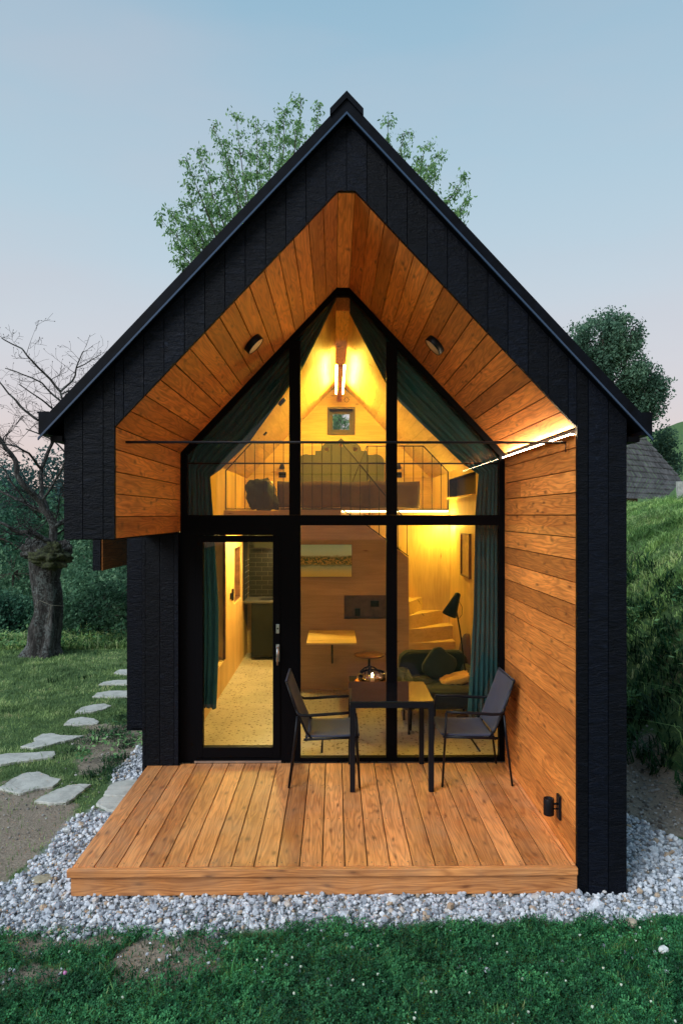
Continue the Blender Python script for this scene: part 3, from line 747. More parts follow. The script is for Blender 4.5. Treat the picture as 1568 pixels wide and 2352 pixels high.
# ------------------------------------------------------------------ porch furniture
def make_chair(loc,label):
    t=thing('patio_chair',label,'chair',(0,0,0),'sling chairs at the porch table')
    LX=[-.2955,.2955]; Hh=.26
    fr=MB()
    for s in (-1,1):
        y=s*Hh
        fr.tube([(-.17,y,.405),(.29,y,.425)],.011)                                   # seat rail
        fr.tube([(-.10,y*.93,.40),(-.155,y*.93,.47),(-.245,y*.93,.68),(-.315,y*.93,.88)],.010)   # back pole
    for xq,zq in ((-.15,.40),(.27,.415)): fr.tube([(xq,-Hh,zq),(xq,Hh,zq)],.010)
    fr.tube([(-.315,-Hh*.93,.88),(-.315,Hh*.93,.88)],.009)
    fr.tube([(-.02,-Hh,.30),(-.02,Hh,.30)],.008)
    fr.build('frame',M['black'],t)
    for s in (-1,1):
        y=s*Hh
        l=MB(); l.tube([(-.2955,y,.004),(-.245,y,.40),(-.225,y,.60)],[.009,.0105,.010]); l.build('leg',M['black'],t)
        l=MB(); l.tube([(.2955,y,.004),(.272,y,.42),(.262,y,.625)],[.009,.0105,.010]); l.build('leg',M['black'],t)
        a=MB(); a.tube([(-.235,y*.95,.655),(-.222,y,.625),(-.19,y*1.03,.61),(-.12,y*1.04,.61),(.10,y*1.04,.625),(.262,y*1.0,.632)],[.010,.011,.012,.013,.013,.012]); a.build('armrest',M['black'],t)
    sb=MB()
    def back(u,v):
        y=(u-.5)*2*.235; z=.44+.45*v; x=-.145-.175*v-.028*(1-(2*u-1)**2)*math.sin(math.pi*min(1,v+.1))+.0
        return Vector((x,y,z))
    sb.grid(back,14,14); o=sb.build('backrest',M['sling'],t); m=o.modifiers.new('t','SOLIDIFY'); m.thickness=.016; m.offset=0
    ss=MB()
    def seat(u,v):
        y=(u-.5)*2*.245; x=-.145+.44*v; z=.428+.012*v-.022*(1-(2*u-1)**2)-.008*math.sin(math.pi*v)
        return Vector((x,y,z))
    ss.grid(seat,14,14); o=ss.build('seat',M['sling'],t); m=o.modifiers.new('t','SOLIDIFY'); m.thickness=.016; m.offset=0
    t.location=loc
    return t
def dup(root,loc,rz,label=None):
    r=root.copy(); C.objects.link(r); r.location=loc; r.rotation_euler=(0,0,rz)
    if label: r['label']=label
    for ch in list(root.children):
        c=ch.copy(); C.objects.link(c); c.parent=r; c.matrix_parent_inverse=ch.matrix_parent_inverse.copy()
        for g in ch.children:
            d=g.copy(); C.objects.link(d); d.parent=c; d.matrix_parent_inverse=g.matrix_parent_inverse.copy()
    return r
ch=make_chair((-.0855,1.53,0),'grey blue sling patio chair on the deck left of the table, before the door')
dup(ch,(1.19,1.545,0),R(181.5),'grey blue sling patio chair on the deck beside the lined right wall')
tb=thing('patio_table','square black patio table with a glossy top between two chairs','table',(.47,1.505,0))
q=MB(); q.box(.125,.818,1.17,1.845,.738,.750); q.build('tabletop',plain('glossy_black_glass',(.006,.006,.008),.03,0,.8),tb,bevel=.002)
q=MB()
for a in ((.128,.815,1.173,1.197),(.128,.815,1.818,1.842)): q.box(a[0],a[1],a[2],a[3],.695,.7375)
for a in ((.128,.152,1.198,1.817),(.791,.815,1.198,1.817)): q.box(a[0],a[1],a[2],a[3],.695,.7375)
q.build('apron',M['black'],tb)
for x in (.127,.774):
    for y in (1.172,1.800):
        q=MB(); q.box(x,x+.043,y,y+.043,.003,.6945,'z'); q.build('leg',M['black'],tb,bevel=.003)
# ------------------------------------------------------------------ lamps of the porch
def soffit_lamp(px_,py_,s,label):
    u=(px_-768)/F; v=(1183-py_)/F
    # meet the slope  z = AZ - SL*(|x-XC|-FLAT)
    a=s
    z=(AZ+SL*FLAT+SL*a*XC-2.28)/(v+SL*a*u); P0=Vector((u*z,z+CAM[1],2.28+v*z))
    n=Vector((-a*SL,0,-1)).normalized()
    t=thing('soffit_lamp',label,'ceiling lamp',P0,'round lamps on the porch soffit')
    m=MB(); m.lathe([(0,0),(.082,0),(.084,.003),(.084,.048),(.080,.052),(.0775,.052),(.0775,.045)],P0,n,36); m.build('housing',M['black'],t)
    m=MB(); m.lathe([(.077,.044),(.077,.048),(.04,.0495),(0,.05)],P0,n,36); m.build('diffuser',M['lampface'],t)
soffit_lamp(578,786,-1,'round black soffit lamp with opal face on the left porch slope')
soffit_lamp(1003,788,1,'round black soffit lamp with opal face on the right porch slope')
wl=thing('wall_lamp','small black cylindrical spotlight low on the lined right wall above the deck','wall lamp',(XR,.33,.24))
m=MB(); m.box(XR-.018,XR-.0005,.295,.365,.155,.325); m.build('back_plate',M['black'],wl,bevel=.006)
m=MB(); m.tube([(XR-.018,.33,.26),(XR-.046,.33,.26)],.008); m.build('bracket',M['black'],wl)
m=MB(); m.tube([(XR-.018,.33,.225),(XR-.046,.33,.225)],.006); m.build('bracket',M['black'],wl)
m=MB(); m.lathe([(0,0),(.034,0),(.036,.004),(.036,.111),(.034,.115),(.029,.115),(.029,.10),(0,.10)],(XR-.080,.33,.185)); m.build('spotlight_head',M['black'],wl)

# ------------------------------------------------------------------ room contents
# painting on the partition
pa=thing('painting','unframed landscape painting of a town above water on the brown partition','painting',(-.11,PY-.01,1.69))
def painting():
    m,t,b,o=newmat('painted_canvas'); c=objco(t); s=t.nodes.new('ShaderNodeSeparateXYZ'); t.links.new(c,s.inputs[0])
    wob=noise(t,mapping(t,c,(9,1,22)),1,4,.7); zz=math_(t,'ADD',s.outputs[2],math_(t,'MULTIPLY',math_(t,'SUBTRACT',wob,.5),.07))
    f=math_(t,'DIVIDE',math_(t,'SUBTRACT',zz,1.48),.415)
    col=ramp(t,f,[(0,(.80,.66,.22)),(.16,(.72,.68,.34)),(.30,(.42,.55,.46)),(.36,(.16,.24,.16)),(.40,(.62,.42,.12)),(.50,(.60,.38,.12)),(.60,(.30,.27,.10)),(.66,(.66,.88,.80)),(.8,(.60,.92,.90)),(1,(.52,.90,.88))])
    v=noise(t,mapping(t,c,(60,1,80)),1,2,.6); band=ramp(t,f,[(.36,(0,0,0)),(.40,(1,1,1)),(.58,(1,1,1)),(.64,(0,0,0))])
    spots=ramp(t,v,[(.47,(0,0,0)),(.53,(1,1,1))]); k=mix(t,1.0,spots,band,'MULTIPLY')
    col=mix(t,_sepx(t,k),col,(.06,.12,.05)); st=noise(t,mapping(t,c,(14,1,90)),1,3,.7); col=mix(t,.35,col,mix(t,st,(.3,.3,.14),(.85,.75,.42)),'OVERLAY')
    t.links.new(col,b.inputs['Base Color']); b.inputs['Roughness'].default_value=.7; return m
q=MB(); q.box(-.45,.225,PY-.025,PY-.001,1.475,1.895); q.build('canvas',painting(),pa)
q=MB()
for a in ((-.454,-.4505,1.472,1.898),(.2255,.229,1.472,1.898)): q.box(a[0],a[1],PY-.027,PY-.001,a[2],a[3])
q.box(-.45,.225,PY-.027,PY-.001,1.471,1.4745); q.box(-.45,.225,PY-.027,PY-.001,1.8955,1.899); q.build('edge_strip',M['walnut'],pa)
# framed picture on the right wall
fp=thing('framed_picture','narrow framed picture hung on the lit right wall beside the curtain','picture',(IR,3.8,1.8))
q=MB(); y0,y1,z0,z1=3.55,4.10,1.53,2.06
for a in ((y0,y0+.03,z0,z1),(y1-.03,y1,z0,z1),(y0+.03,y1-.03,z0,z0+.02),(y0+.03,y1-.03,z1-.02,z1)): q.box(IR-.03,IR-.0005,a[0],a[1],a[2],a[3])
q.build('frame',M['walnut'],fp); q=MB(); q.box(IR-.012,IR-.001,y0+.03,y1-.03,z0+.02,z1-.02); q.build('print',plain('beige_print',(.50,.32,.14),.6,nscale=15,namp=.12),fp)
# floor lamp
fl_=thing('floor_lamp','black floor lamp with a tilted cone shade beside the curtain','floor lamp',(1.58-.08,3.2,0))
zL=7.55; a0=W(1051,1364,zL); a1=W(1029,1411,zL); ax=(a1-a0); ax.y=-.06; Ln=ax.length
q=MB(); q.lathe([(0,-.012),(.022,-.008),(.034,.006),(.036,.03),(.082,Ln),(.079,Ln),(.033,.03),(0,.02)],a0,ax,28); q.build('lamp_shade',M['black'],fl_)
q=MB(); b0=W(1047,1400,zL+.06); b1=W(1056,1450,zL+.06); b2=W(1068,1545,zL+.08); b3=Vector((b2.x+.03,b2.y,.02)); q.tube([b0,b1,b2,b3],.0085); q.build('stem',M['black'],fl_)
q=MB(); q.lathe([(0,0),(.13,0),(.13,.012),(.02,.02),(0,.02)],(b3.x,b3.y,.003)); q.build('base',M['black'],fl_)
q=MB(); q.tube([W(1052,1378,zL+.03),W(1061,1395,zL+.04),W(1060,1412,zL+.05),W(1052,1422,zL+.05)],.003,6); q.build('cable',M['black'],fl_)
# sofa
sf=thing('sofa','dark green upholstered armchair inside the glass, before the stair','armchair',(1.15,3.2,0))
def cushion(mb,c,sx,sy,sz,rot=None,pw=.35,n=18):
    """a filled cushion: superellipsoid"""
    def sp(v,e): return math.copysign(abs(v)**e,v)
    def fn(u,v):
        th=(v-.5)*math.pi; ph=u*2*math.pi
        p=Vector((sx*sp(math.cos(th),pw)*sp(math.cos(ph),pw), sy*sp(math.cos(th),pw)*sp(math.sin(ph),pw), sz*sp(math.sin(th),max(pw,.6))))
        p+=Vector((0,0,.006*math.sin(9*u*6.28)+.004*math.sin(5*v*6)))
        if rot is not None: p=rot@p
        return Vector(c)+p
    mb.grid(fn,n*2,n)
q=MB(); cushion(q,(1.15,3.56,.43),.41,.10,.26,pw=.25); q.build('backrest',M['sofa'],sf)
q=MB(); cushion(q,(1.15,3.14,.33),.42,.42,.11,pw=.25); q.build('seat',M['sofa'],sf)
for sx in (.79,1.53):
    q=MB(); cushion(q,(sx,3.16,.36),.075,.44,.16 if sx<1 else .2,pw=.3); q.build('armrest',M['sofa'],sf)
for x in (.80,1.50):
    for y in (2.78,3.5):
        q=MB(); q.tube([(x,y,.24),(x,y,.004)],[.02,.014]); q.build('leg',M['black'],sf)
q=MB(); cushion(q,W(1008,1528,7.72),.17,.055,.17,Matrix.Rotation(R(38),3,'Y')@Matrix.Rotation(R(-14),3,'X'),.42)
tag(q.build('cushion',M['pillow']),'olive green scatter cushion standing against the armchair backrest','cushion')
q=MB(); cushion(q,W(1050,1556,7.55)+Vector((.0,0,-.01)),.20,.15,.045,Matrix.Rotation(R(-14),3,'Y'),.5)
tag(q.build('cushion',M['mustard']),'crumpled mustard yellow cushion lying on the armchair seat','cushion')
q=MB(); cc=W(1074,1530,8.1); cushion(q,(cc.x,cc.y,.45),.115,.10,.42,None,.8)
tag(q.build('tub_chair',fabric('mauve_upholstery',(.16,.09,.075))),'rounded mauve chair back showing between lamp stem and curtain','chair')
# stool
stl=thing('round_stool','small round brown side table on arched black legs before the partition','side table',(.43,4.05,0))
q=MB(); q.lathe([(0,0),(.185,0),(.19,.008),(.19,.02),(.18,.024),(0,.024)],(.43,4.05,.53),n=40); q.build('top',M['walnut'],stl)
q=MB(); q.tube([(.43,4.05,.53),(.43,4.05,.20)],[.012,.02]); q.build('post',M['black'],stl)
for k in range(4):
    a=k*math.pi/2+.3; q=MB(); q.tube([(.43+math.cos(a)*r_,4.05+math.sin(a)*r_,z_) for r_,z_ in ((0,.40),(.06,.385),(.12,.34),(.16,.27),(.19,.15),(.20,.004))],.010); q.build('leg',M['black'],stl)
# coffee table with bowl and candle
ct=thing('coffee_table','low dark coffee table behind the glass, carrying a lit glass bowl','coffee table',(.47,2.9,0))
q=MB(); q.box(.16,.80,2.62,3.18,.465,.49); q.build('top',M['black'],ct,bevel=.003)
for x in (.18,.76):
    for y in (2.64,3.14): q=MB(); q.box(x,x+.022,y,y+.022,.003,.4645,'z'); q.build('leg',M['black'],ct)
bz=.491; bc=Vector((.40,2.80,bz))
bw_=thing('glass_bowl','shallow glass candle bowl on a copper tray, glowing on the low table','bowl',bc)
q=MB(); q.lathe([(0,.0),(.17,.0),(.185,.008),(.19,.035),(.183,.035),(.178,.012),(0,.008)],bc,n=40); q.build('tray',M['copper'],bw_)
q=MB(); q.lathe([(.0,.012),(.10,.014),(.15,.04),(.165,.08),(.155,.115),(.13,.13),(.127,.127),(.15,.112),(.158,.08),(.143,.045),(.0,.02)],bc,n=40); q.build('glass_dish',M['clear'],bw_)
q=MB(); q.lathe([(0,.03),(.022,.03),(.022,.07),(0,.07)],bc,n=16); q.build('candle',M['linen'],bw_)
q=MB(); q.lathe([(0,.072),(.008,.082),(.009,.092),(.004,.108),(0,.116)],bc,n=12); q.build('flame',M['flame'],bw_)
# bay bench cushion + things
q=MB(); cushion(q,(-1.74,3.45,.43),.26,1.05,.045,None,.22); tag(q.build('bench_cushion',M['linen']),'pale linen bench cushion in the window bay seen through the door','cushion')
q=MB(); cushion(q,(-1.72,4.30,.62),.20,.07,.19,Matrix.Rotation(R(-15),3,'X'),.45); tag(q.build('cushion',fabric('plum_cushion',(.10,.04,.035))),'dark plum cushion leaning in the end of the window bay','cushion')
# bed
bd=thing('bed','double bed in the loft with a dark cover and ornate scalloped headboard','bed',(.19,5.9,2.34))
q=MB(); cushion(q,(.19,5.82,2.60),.95,.98,.12,None,.18,24); q.build('mattress',M['linen'],bd)
q=MB()
def cover(u,v):
    # hangs over the front end of the bed
    x=.19+(u-.5)*1.93; s=v*1.25
    if s<.33: y=4.82; z=2.38+s
    else: y=4.82+(s-.33); z=2.735-.0
    return Vector((x,y-.008*math.sin(u*40)*(1-v),z+.008*math.sin(u*17+v*9)))
q.grid(cover,50,26); o=q.build('bed_cover',M['quilt'],bd); md=o.modifiers.new('t','SOLIDIFY'); md.thickness=.02
q=MB(); q.box(-.74,1.12,4.86,6.8,2.341,2.47,'y'); q.build('bed_frame',M['ply_brown'],bd)
# headboard (curve outline with three holes)
cu=bpy.data.curves.new('headboard','CURVE'); cu.dimensions='2D'; cu.fill_mode='BOTH'; cu.extrude=.012
half=[(0,3.545),(.05,3.50),(.06,3.475)]
for k in range(8): a=math.pi/2-k*(math.pi/2)/7; half.append((.20+.13*math.cos(a),3.34+.13*math.sin(a)))
half+=[(.335,3.34),(.35,3.335),(.42,3.335),(.425,3.27),(.45,3.27)]
for k in range(9): a=math.pi*.62-k*(math.pi*.62)/8; half.append((.575+.135*math.cos(a),3.145+.135*math.sin(a)))
half+=[(.71,2.45)]
outl=[(x,z) for x,z in half]+[(-x,z) for x,z in reversed(half[1:])]
def spl(pts):
    s=cu.splines.new('POLY'); s.points.add(len(pts)-1)
    for i,(x,z) in enumerate(pts): s.points[i].co=(x,z,0,1)
    s.use_cyclic_u=True
spl(outl)
for hx,hz in ((-.235,3.36),(.235,3.36),(.0,3.43)): spl([(hx+.036*math.cos(a*math.pi/10),hz+.036*math.sin(a*math.pi/10)) for a in range(20)])
co_=bpy.data.objects.new('tmp',cu); me=bpy.data.meshes.new_from_object(co_); bpy.data.objects.remove(co_)
me.transform(Matrix.Translation((.107,6.80,0))@Matrix.Rotation(R(90),4,'X')); me.materials.clear(); me.materials.append(M['headboard'])
link('headboard',me,bd)
# bag on the loft
q=MB()
def bag(u,v):
    th=(v-.5)*math.pi; ph=u*2*math.pi
    def sp(x,e): return math.copysign(abs(x)**e,x)
    x=.20*sp(math.cos(th),.35)*sp(math.cos(ph),.6); y=.13*sp(math.cos(th),.5)*sp(math.sin(ph),.6); z=.20*sp(math.sin(th),.6)
    p=Vector((x,y,z)); n_=mnoise.noise(p*9)*.05+mnoise.noise(p*22)*.022
    p*=1+n_/.2; p.x*=1-.25*(z/.2)*(1 if x>0 else .3); p.x-=.04*(z/.2)
    return Vector((-.98,4.82,2.56))+p
q.grid(bag,56,30); q.build('bag_body',M['bag'],tgt) if False else None
bg=thing('travel_bag','dark crumpled travel bag standing on the loft behind the railing','bag',(-.98,4.8,2.34))
q.build('body',M['bag'],bg)
q=MB(); q.tube([(-.90,4.69,2.74),(-.84,4.68,2.72),(-.80,4.68,2.66),(-.79,4.68,2.56)],.012); q.build('strap',M['silver'],bg)
# sconces by the bed
for x,lb in ((-.86,'small black reading lamp on the left of the loft bed'),(1.05,'small black reading lamp on the right of the loft bed')):
    t=thing('reading_lamp',lb,'lamp',(x,YI,3.1),'black reading lamps beside the bed')
    q=MB(); q.lathe([(0,0),(.03,0),(.045,.08),(0,.075)],(x,YI-.09,3.12),(0,-.3,-1)); q.build('shade',M['black'],t)
    q=MB(); q.tube([(x,YI-.002,3.14),(x,YI-.09,3.13)],.01); q.build('arm',M['black'],t)
    q=MB(); q.box(x-.06,x+.06,YI-.012,YI-.001,2.90,2.99); tag(q.build('wall_socket',M['black']),lb.replace('reading lamp','double socket plate below the reading lamp'),'socket','black socket plates beside the bed')
# small fittings on the left ceiling slope
def onslope(px_,py_):
    u=(px_-768)/F; v=(1183-py_)/F; zc0=2.88+SL*1.52
    z=(zc0-SL*XC-2.28)/(v-SL*u)
    return Vector((u*z,z+CAM[1],2.28+v*z))
n=Vector((SL,0,-1)).normalized()
p=onslope(645,921); t=MB(); t.lathe([(0,0),(.055,0),(.055,.04),(0,.042)],p,n); tag(t.build('ceiling_speaker',M['black']),'small round black speaker fixed high on the left ceiling slope','speaker')
p=onslope(610,994); t=MB(); t.obox(p-Vector((.03,.05,.03)),(.06*.68,0,.06*.73),(0,.08,0),n*.02); tag(t.build('ceiling_sensor',M['black']),'tiny black sensor low on the left ceiling slope above the railing','sensor')
# ------------------------------------------------------------------ loft railings
def railing(label,path,foot,bal,base=2.345,yb=PY+.0,group='black loft railings'):
    t=thing('loft_railing',label,'railing',(path[0][0],yb,base),group)
    q=MB(); q.tube([(x,yb,z) for x,z in path],.0085,8); q.build('handrail',M['black'],t)
    for x,zlo,zhi in bal:
        q=MB(); q.tube([(x,yb,zlo),(x,yb,zhi)],.0055,6,rnd=.5); q.build('baluster',M['black'],t)
    q=MB(); q.tube([(x,yb,z) for x,z in foot],.007,8); q.build('bottom_rail',M['black'],t)
    return t
yr=4.52
pathA=[(-1.42,2.35),(-1.42,2.86),(-1.07,3.24),(.085,3.24),(.085,2.35)]
def zA(x): return 2.86+(x+1.42)*(.38/.35) if x<-1.07 else 3.24
bal=[(-1.42+.1255*k,2.36,zA(-1.42+.1255*k)) for k in range(1,12)]
railing('black rod railing on the left of the loft with a clipped corner',pathA,[(-1.42,2.36),(.085,2.36)],bal,yb=yr)
zS=lambda x: 3.24-(x-.085)*1.21
pathB=[(.10,3.225),(.97,zS(.97))]
bal=[(x,max(1.73,2.16-(x-.39)*.74) if x>.39 else 2.2,zS(x)) for x in (.21,.335,.46,.585,.71,.835,.95)]
railing('black stair railing sloping down right above the brown partition',pathB,[(.10,2.35),(.39,2.17),(.97,1.74)],bal,yb=yr+.012)
pathC=[(.46,2.35),(.46,3.245),(1.24,3.245),(1.585,2.89),(1.585,2.36)]
def zC_(x): return 3.245 if x<1.24 else 3.245-(x-1.24)*(.355/.345)
bal=[(.46+.1285*k,2.36,zC_(.46+.1285*k)) for k in range(1,9)]
railing('black rod railing on the right of the loft behind the stair opening',pathC,[(.46,2.36),(1.585,2.36)],bal,yb=SYB+.06)
q=MB(); q.tube([(.45,SYB+.04,3.24),(.15,SYB-.1,2.5)],.006,6); tag(q.build('brace_rod',M['black']),'thin black diagonal brace rod crossing the stair railing in front of the bed','rod')
# ------------------------------------------------------------------ terrain
def vnoise(x,y,s,seed=0):
    """smooth value noise, vectorised"""
    x=np.asarray(x)*s+seed*17.3; y=np.asarray(y)*s+seed*9.1
    xi=np.floor(x).astype(np.int64); yi=np.floor(y).astype(np.int64); fx=x-xi; fy=y-yi
    fx=fx*fx*(3-2*fx); fy=fy*fy*(3-2*fy)
    def h(a,b):
        n=(a*374761393+b*668265263+seed*1274126177)&0xffffffff; n=((n^(n>>13))*1274126177)&0xffffffff
        return ((n^(n>>16))&0xffff)/65535.0
    return (h(xi,yi)*(1-fx)+h(xi+1,yi)*fx)*(1-fy)+(h(xi,yi+1)*(1-fx)+h(xi+1,yi+1)*fx)*fy
def fbm(x,y,s,seed=0,o=4):
    v=0;a=.5
    for k in range(o): v=v+a*vnoise(x,y,s*2**k,seed+k); a*=.5
    return v/(1-.5**o)
def sstep(a,b,x): t=np.clip((x-a)/(b-a),0,1); return t*t*(3-2*t)
def terrain(x,y):
    x=np.asarray(x,float); y=np.asarray(y,float)
    h=np.full(np.broadcast(x,y).shape,-.20)
    h=h+.03*(fbm(x,y,1.2,3)-.5)
    # bank on the right
    foot=2.75+.35*(fbm(x*0,y,.5,11)-.5)+np.clip(-y-.2,0,3)*.5
    t=np.clip(x-foot,0,None)
    bank=2.75*(1-np.exp(-np.power(t/1.75,1.5)))
    h=h+bank*sstep(-3.5,-.2,y)+.25*(fbm(x,y,1.1,5)-.5)*sstep(0,.8,t)
    # lawn falls away to the wooded valley on the left
    h=h-.34*np.clip(y-9.5,0,28)*sstep(2,-3,x)-.22*np.clip(-x-9,0,25)*sstep(2,-3,x)
    # distant wooded slope left
    d=np.clip(y-42,0,60); h=h+.36*d*sstep(3,-12,x)
    # meadow hill on the right
    h=h+15.5*np.exp(-(((x-62)/34)**2+((y-78)/34)**2))*sstep(6,30,x)*1.0
    # slight rise toward the viewer
    h=h+.03*np.clip(-y-.9,0,3)
    return h
def axis(lo,hi,n,s): 
    t=np.linspace(-1,1,n); v=np.sinh(t*s)/np.sinh(s); return np.where(v<0,-v*lo,v*hi)
xs=axis(-320,320,420,5.6)+.5; ys=axis(-60,360,420,5.0)+2.0
Xg,Yg=np.meshgrid(xs,ys); Zg=terrain(Xg,Yg)
def dirtmask(x,y):
    """1 = bare earth"""
    n=fbm(x,y,2.2,21)
    d=np.exp(-(((x+2.75)/.62)**2+((y-.95)/1.1)**2))*1.25           # bare patch beside the gravel
    d=np.maximum(d,.85*np.exp(-(((x+2.35)/.5)**2+((y-3.0)/1.2)**2)))  # trodden along the stones
      # thin turf at the front left
    d=np.maximum(d,.95*sstep(1.85,2.0,x)*sstep(3.3,2.9,x)*sstep(.5,1.2,y)*sstep(9,6,y))
    m_=sstep(.35,.62,d+.9*(n-.5)); f=np.exp(-(((x+1.3)/1.0)**2+((y+.58)/.30)**2))*sstep(.40,.56,fbm(x,y,5,29)+.04)
    return np.clip(np.maximum(m_,1.05*f),0,1)
def inside(poly,x,y):
    r=np.zeros(len(x),bool); n=len(poly)
    for i in range(n):
        x1,y1=poly[i]; x2,y2=poly[(i+1)%n]
        c=((y1>y)!=(y2>y))&(x<(x2-x1)*(y-y1)/((y2-y1) if y2!=y1 else 1e-9)+x1); r^=c
    return r
gpx=[(0,2150),(0,2040),(60,2000),(128,1930),(150,1885),(215,1852),(262,1864),(262,1780),(322,1715),(345,1690)]
poly_g=[tuple(G(a,b,-.19)[:2]) for a,b in gpx]
poly_g=[(-2.35,-.33),(-2.6,-.05),(-2.22,.15),(-2.16,.45)]+poly_g[3:]+[(-1.65,3.4),(-1.65,.1),(1.9,.1),(1.9,1.9),(2.12,1.9),(2.22,1.3),(2.45,1.1),(2.62,.7),(2.75,.45),(2.75,-.15),(2.4,-.26),(1.2,-.28),(.3,-.33),(-.6,-.38),(-1.6,-.40)]
nx,ny=len(xs),len(ys); me=bpy.data.meshes.new('ground')
co=np.stack([Xg,Yg,Zg],-1).reshape(-1,3); me.vertices.add(len(co)); me.vertices.foreach_set('co',co.astype(np.float32).ravel())
i=np.arange(nx*ny).reshape(ny,nx); q=np.stack([i[:-1,:-1],i[:-1,1:],i[1:,1:],i[1:,:-1]],-1).reshape(-1)
me.loops.add(len(q)); me.loops.foreach_set('vertex_index',q.astype(np.int32)); me.polygons.add(len(q)//4)
me.polygons.foreach_set('loop_start',np.arange(len(q)//4,dtype=np.int32)*4); me.polygons.foreach_set('use_smooth',np.ones(len(q)//4,bool))
ga=me.attributes.new('pale','FLOAT','POINT'); ga.data.foreach_set('value',(inside(poly_g,(Xg+(fbm(Xg,Yg,6,31)-.5)*.18).ravel(),(Yg+(fbm(Xg,Yg,6,37)-.5)*.18).ravel())).astype(np.float32))
a=me.attributes.new('dirt','FLOAT','POINT'); a.data.foreach_set('value',dirtmask(Xg,Yg).ravel().astype(np.float32))
def groundmat():
    m,t,b,o=newmat('ground_turf_and_earth'); c=objco(t); d=attr(t,'dirt','Fac')
    n1=noise(t,c,55,5,.7); n2=noise(t,c,6,4,.6); n3=noise(t,c,.6,3,.5)
    g=ramp(t,n2,[(.3,(.05,.09,.032)),(.6,(.11,.165,.06)),(.8,(.18,.21,.09))])
    g=mix(t,math_(t,'MULTIPLY',n3,.5),g,(.07,.17,.06))
    e=ramp(t,n1,[(.3,(.14,.108,.08)),(.55,(.29,.235,.18)),(.75,(.47,.41,.33))]); e=mix(t,math_(t,'MULTIPLY',n2,.6),e,(.37,.315,.25))
    f=ramp(t,math_(t,'ADD',d,math_(t,'MULTIPLY',math_(t,'SUBTRACT',n2,.5),.7)),[(.35,(0,0,0)),(.6,(1,1,1))])
    fin=mix(t,_sepx(t,f),g,e); pl_=mix(t,math_(t,'MULTIPLY',attr(t,'pale','Fac'),.85),fin,mix(t,n1,(.30,.30,.31),(.55,.55,.56))); t.links.new(pl_,b.inputs['Base Color']); b.inputs['Roughness'].default_value=.95; b.inputs['Specular IOR Level'].default_value=.15
    bump(t,b,math_(t,'ADD',n1,math_(t,'MULTIPLY',n2,2.0)),.7,.03); return m
me.materials.append(groundmat()); me.update(calc_edges=True); me.validate()
tag(link('ground',me),kind='structure')

# ------------------------------------------------------------------ stepping stones
M['slab']=None
def slabmat():
    m,t,b,o=newmat('pale_flagstone'); c=objco(t); n=noise(t,c,9,5,.65); n2=noise(t,c,60,4,.7); r=attr(t,'rnd','Fac')
    k=ramp(t,n,[(.3,(.36,.355,.32)),(.5,(.53,.525,.475)),(.72,(.64,.63,.57))]); k=mix(t,math_(t,'MULTIPLY',n2,.4),k,(.24,.24,.22))
    vo=t.nodes.new('ShaderNodeTexVoronoi'); vo.feature='DISTANCE_TO_EDGE'; vo.inputs['Scale'].default_value=1.7; t.links.new(mapping(t,c,(1,2.4,1)),vo.inputs['Vector'])
    cr=ramp(t,vo.outputs['Distance'],[(.004,(1,1,1)),(.012,(0,0,0))]); k=mix(t,math_(t,'MULTIPLY',_sepx(t,cr),.35),k,(.12,.12,.11))
    t.links.new(k,b.inputs['Base Color']); b.inputs['Roughness'].default_value=.85; bump(t,b,math_(t,'ADD',n,math_(t,'MULTIPLY',n2,.5)),.6,.01); return m
M['slab']=slabmat()
stones=[ # outlines in the picture (zoom coordinates of the left strip)
 ([(930,475),(985,448),(1080,445),(1180,455),(1150,488),(990,487)],'farthest small flat stepping stone, nearest the house corner in the lawn'),
 ([(810,575),(850,552),(930,538),(1090,533),(1200,552),(1100,572),(920,570)],'second farthest flat stepping stone, a long thin one in the lawn'),
 ([(760,672),(800,640),(900,625),(1060,621),(1150,650),(1050,675),(880,676)],'third farthest flat stepping stone beside the black bay'),
 ([(612,803),(665,760),(760,735),(860,725),(918,745),(850,775),(740,796)],'fourth farthest stepping stone, leaf shaped, in the lawn'),
 ([(522,893),(580,850),(670,833),(770,848),(820,872),(800,892),(640,900)],'fifth farthest stepping stone, before the long irregular slab'),
 ([(172,1078),(290,1035),(280,1010),(350,975),(430,968),(500,985),(690,988),(600,1015),(470,1045),(400,1068),(270,1088)],'long irregular stepping stone in the middle of the stone path'),
 ([(-90,1165),(60,1135),(250,1130),(445,1117),(462,1140),(430,1165),(240,1190),(30,1224),(-60,1230)],'long narrow slab at the left edge of the stone path'),
 ([(-10,1415),(70,1365),(160,1310),(240,1288),(330,1285),(420,1325),(510,1345),(440,1400),(300,1425),(160,1465)],'large five sided slab near the bare earth'),
 ([(288,1525),(360,1480),(480,1425),(560,1395),(650,1383),(748,1385),(670,1450),(590,1510),(540,1538),(400,1540)],'pointed grey slab lying between the bare earth and the gravel'),
 ([(850,1475),(880,1420),(930,1370),(1060,1350),(1215,1340),(1200,1400),(1100,1478),(1000,1482)],'upper of the two slabs butted against the deck side'),
 ([(785,1545),(845,1490),(1000,1488),(1120,1486),(1075,1560),(960,1618),(880,1590)],'lower of the two slabs butted against the deck side'),
]
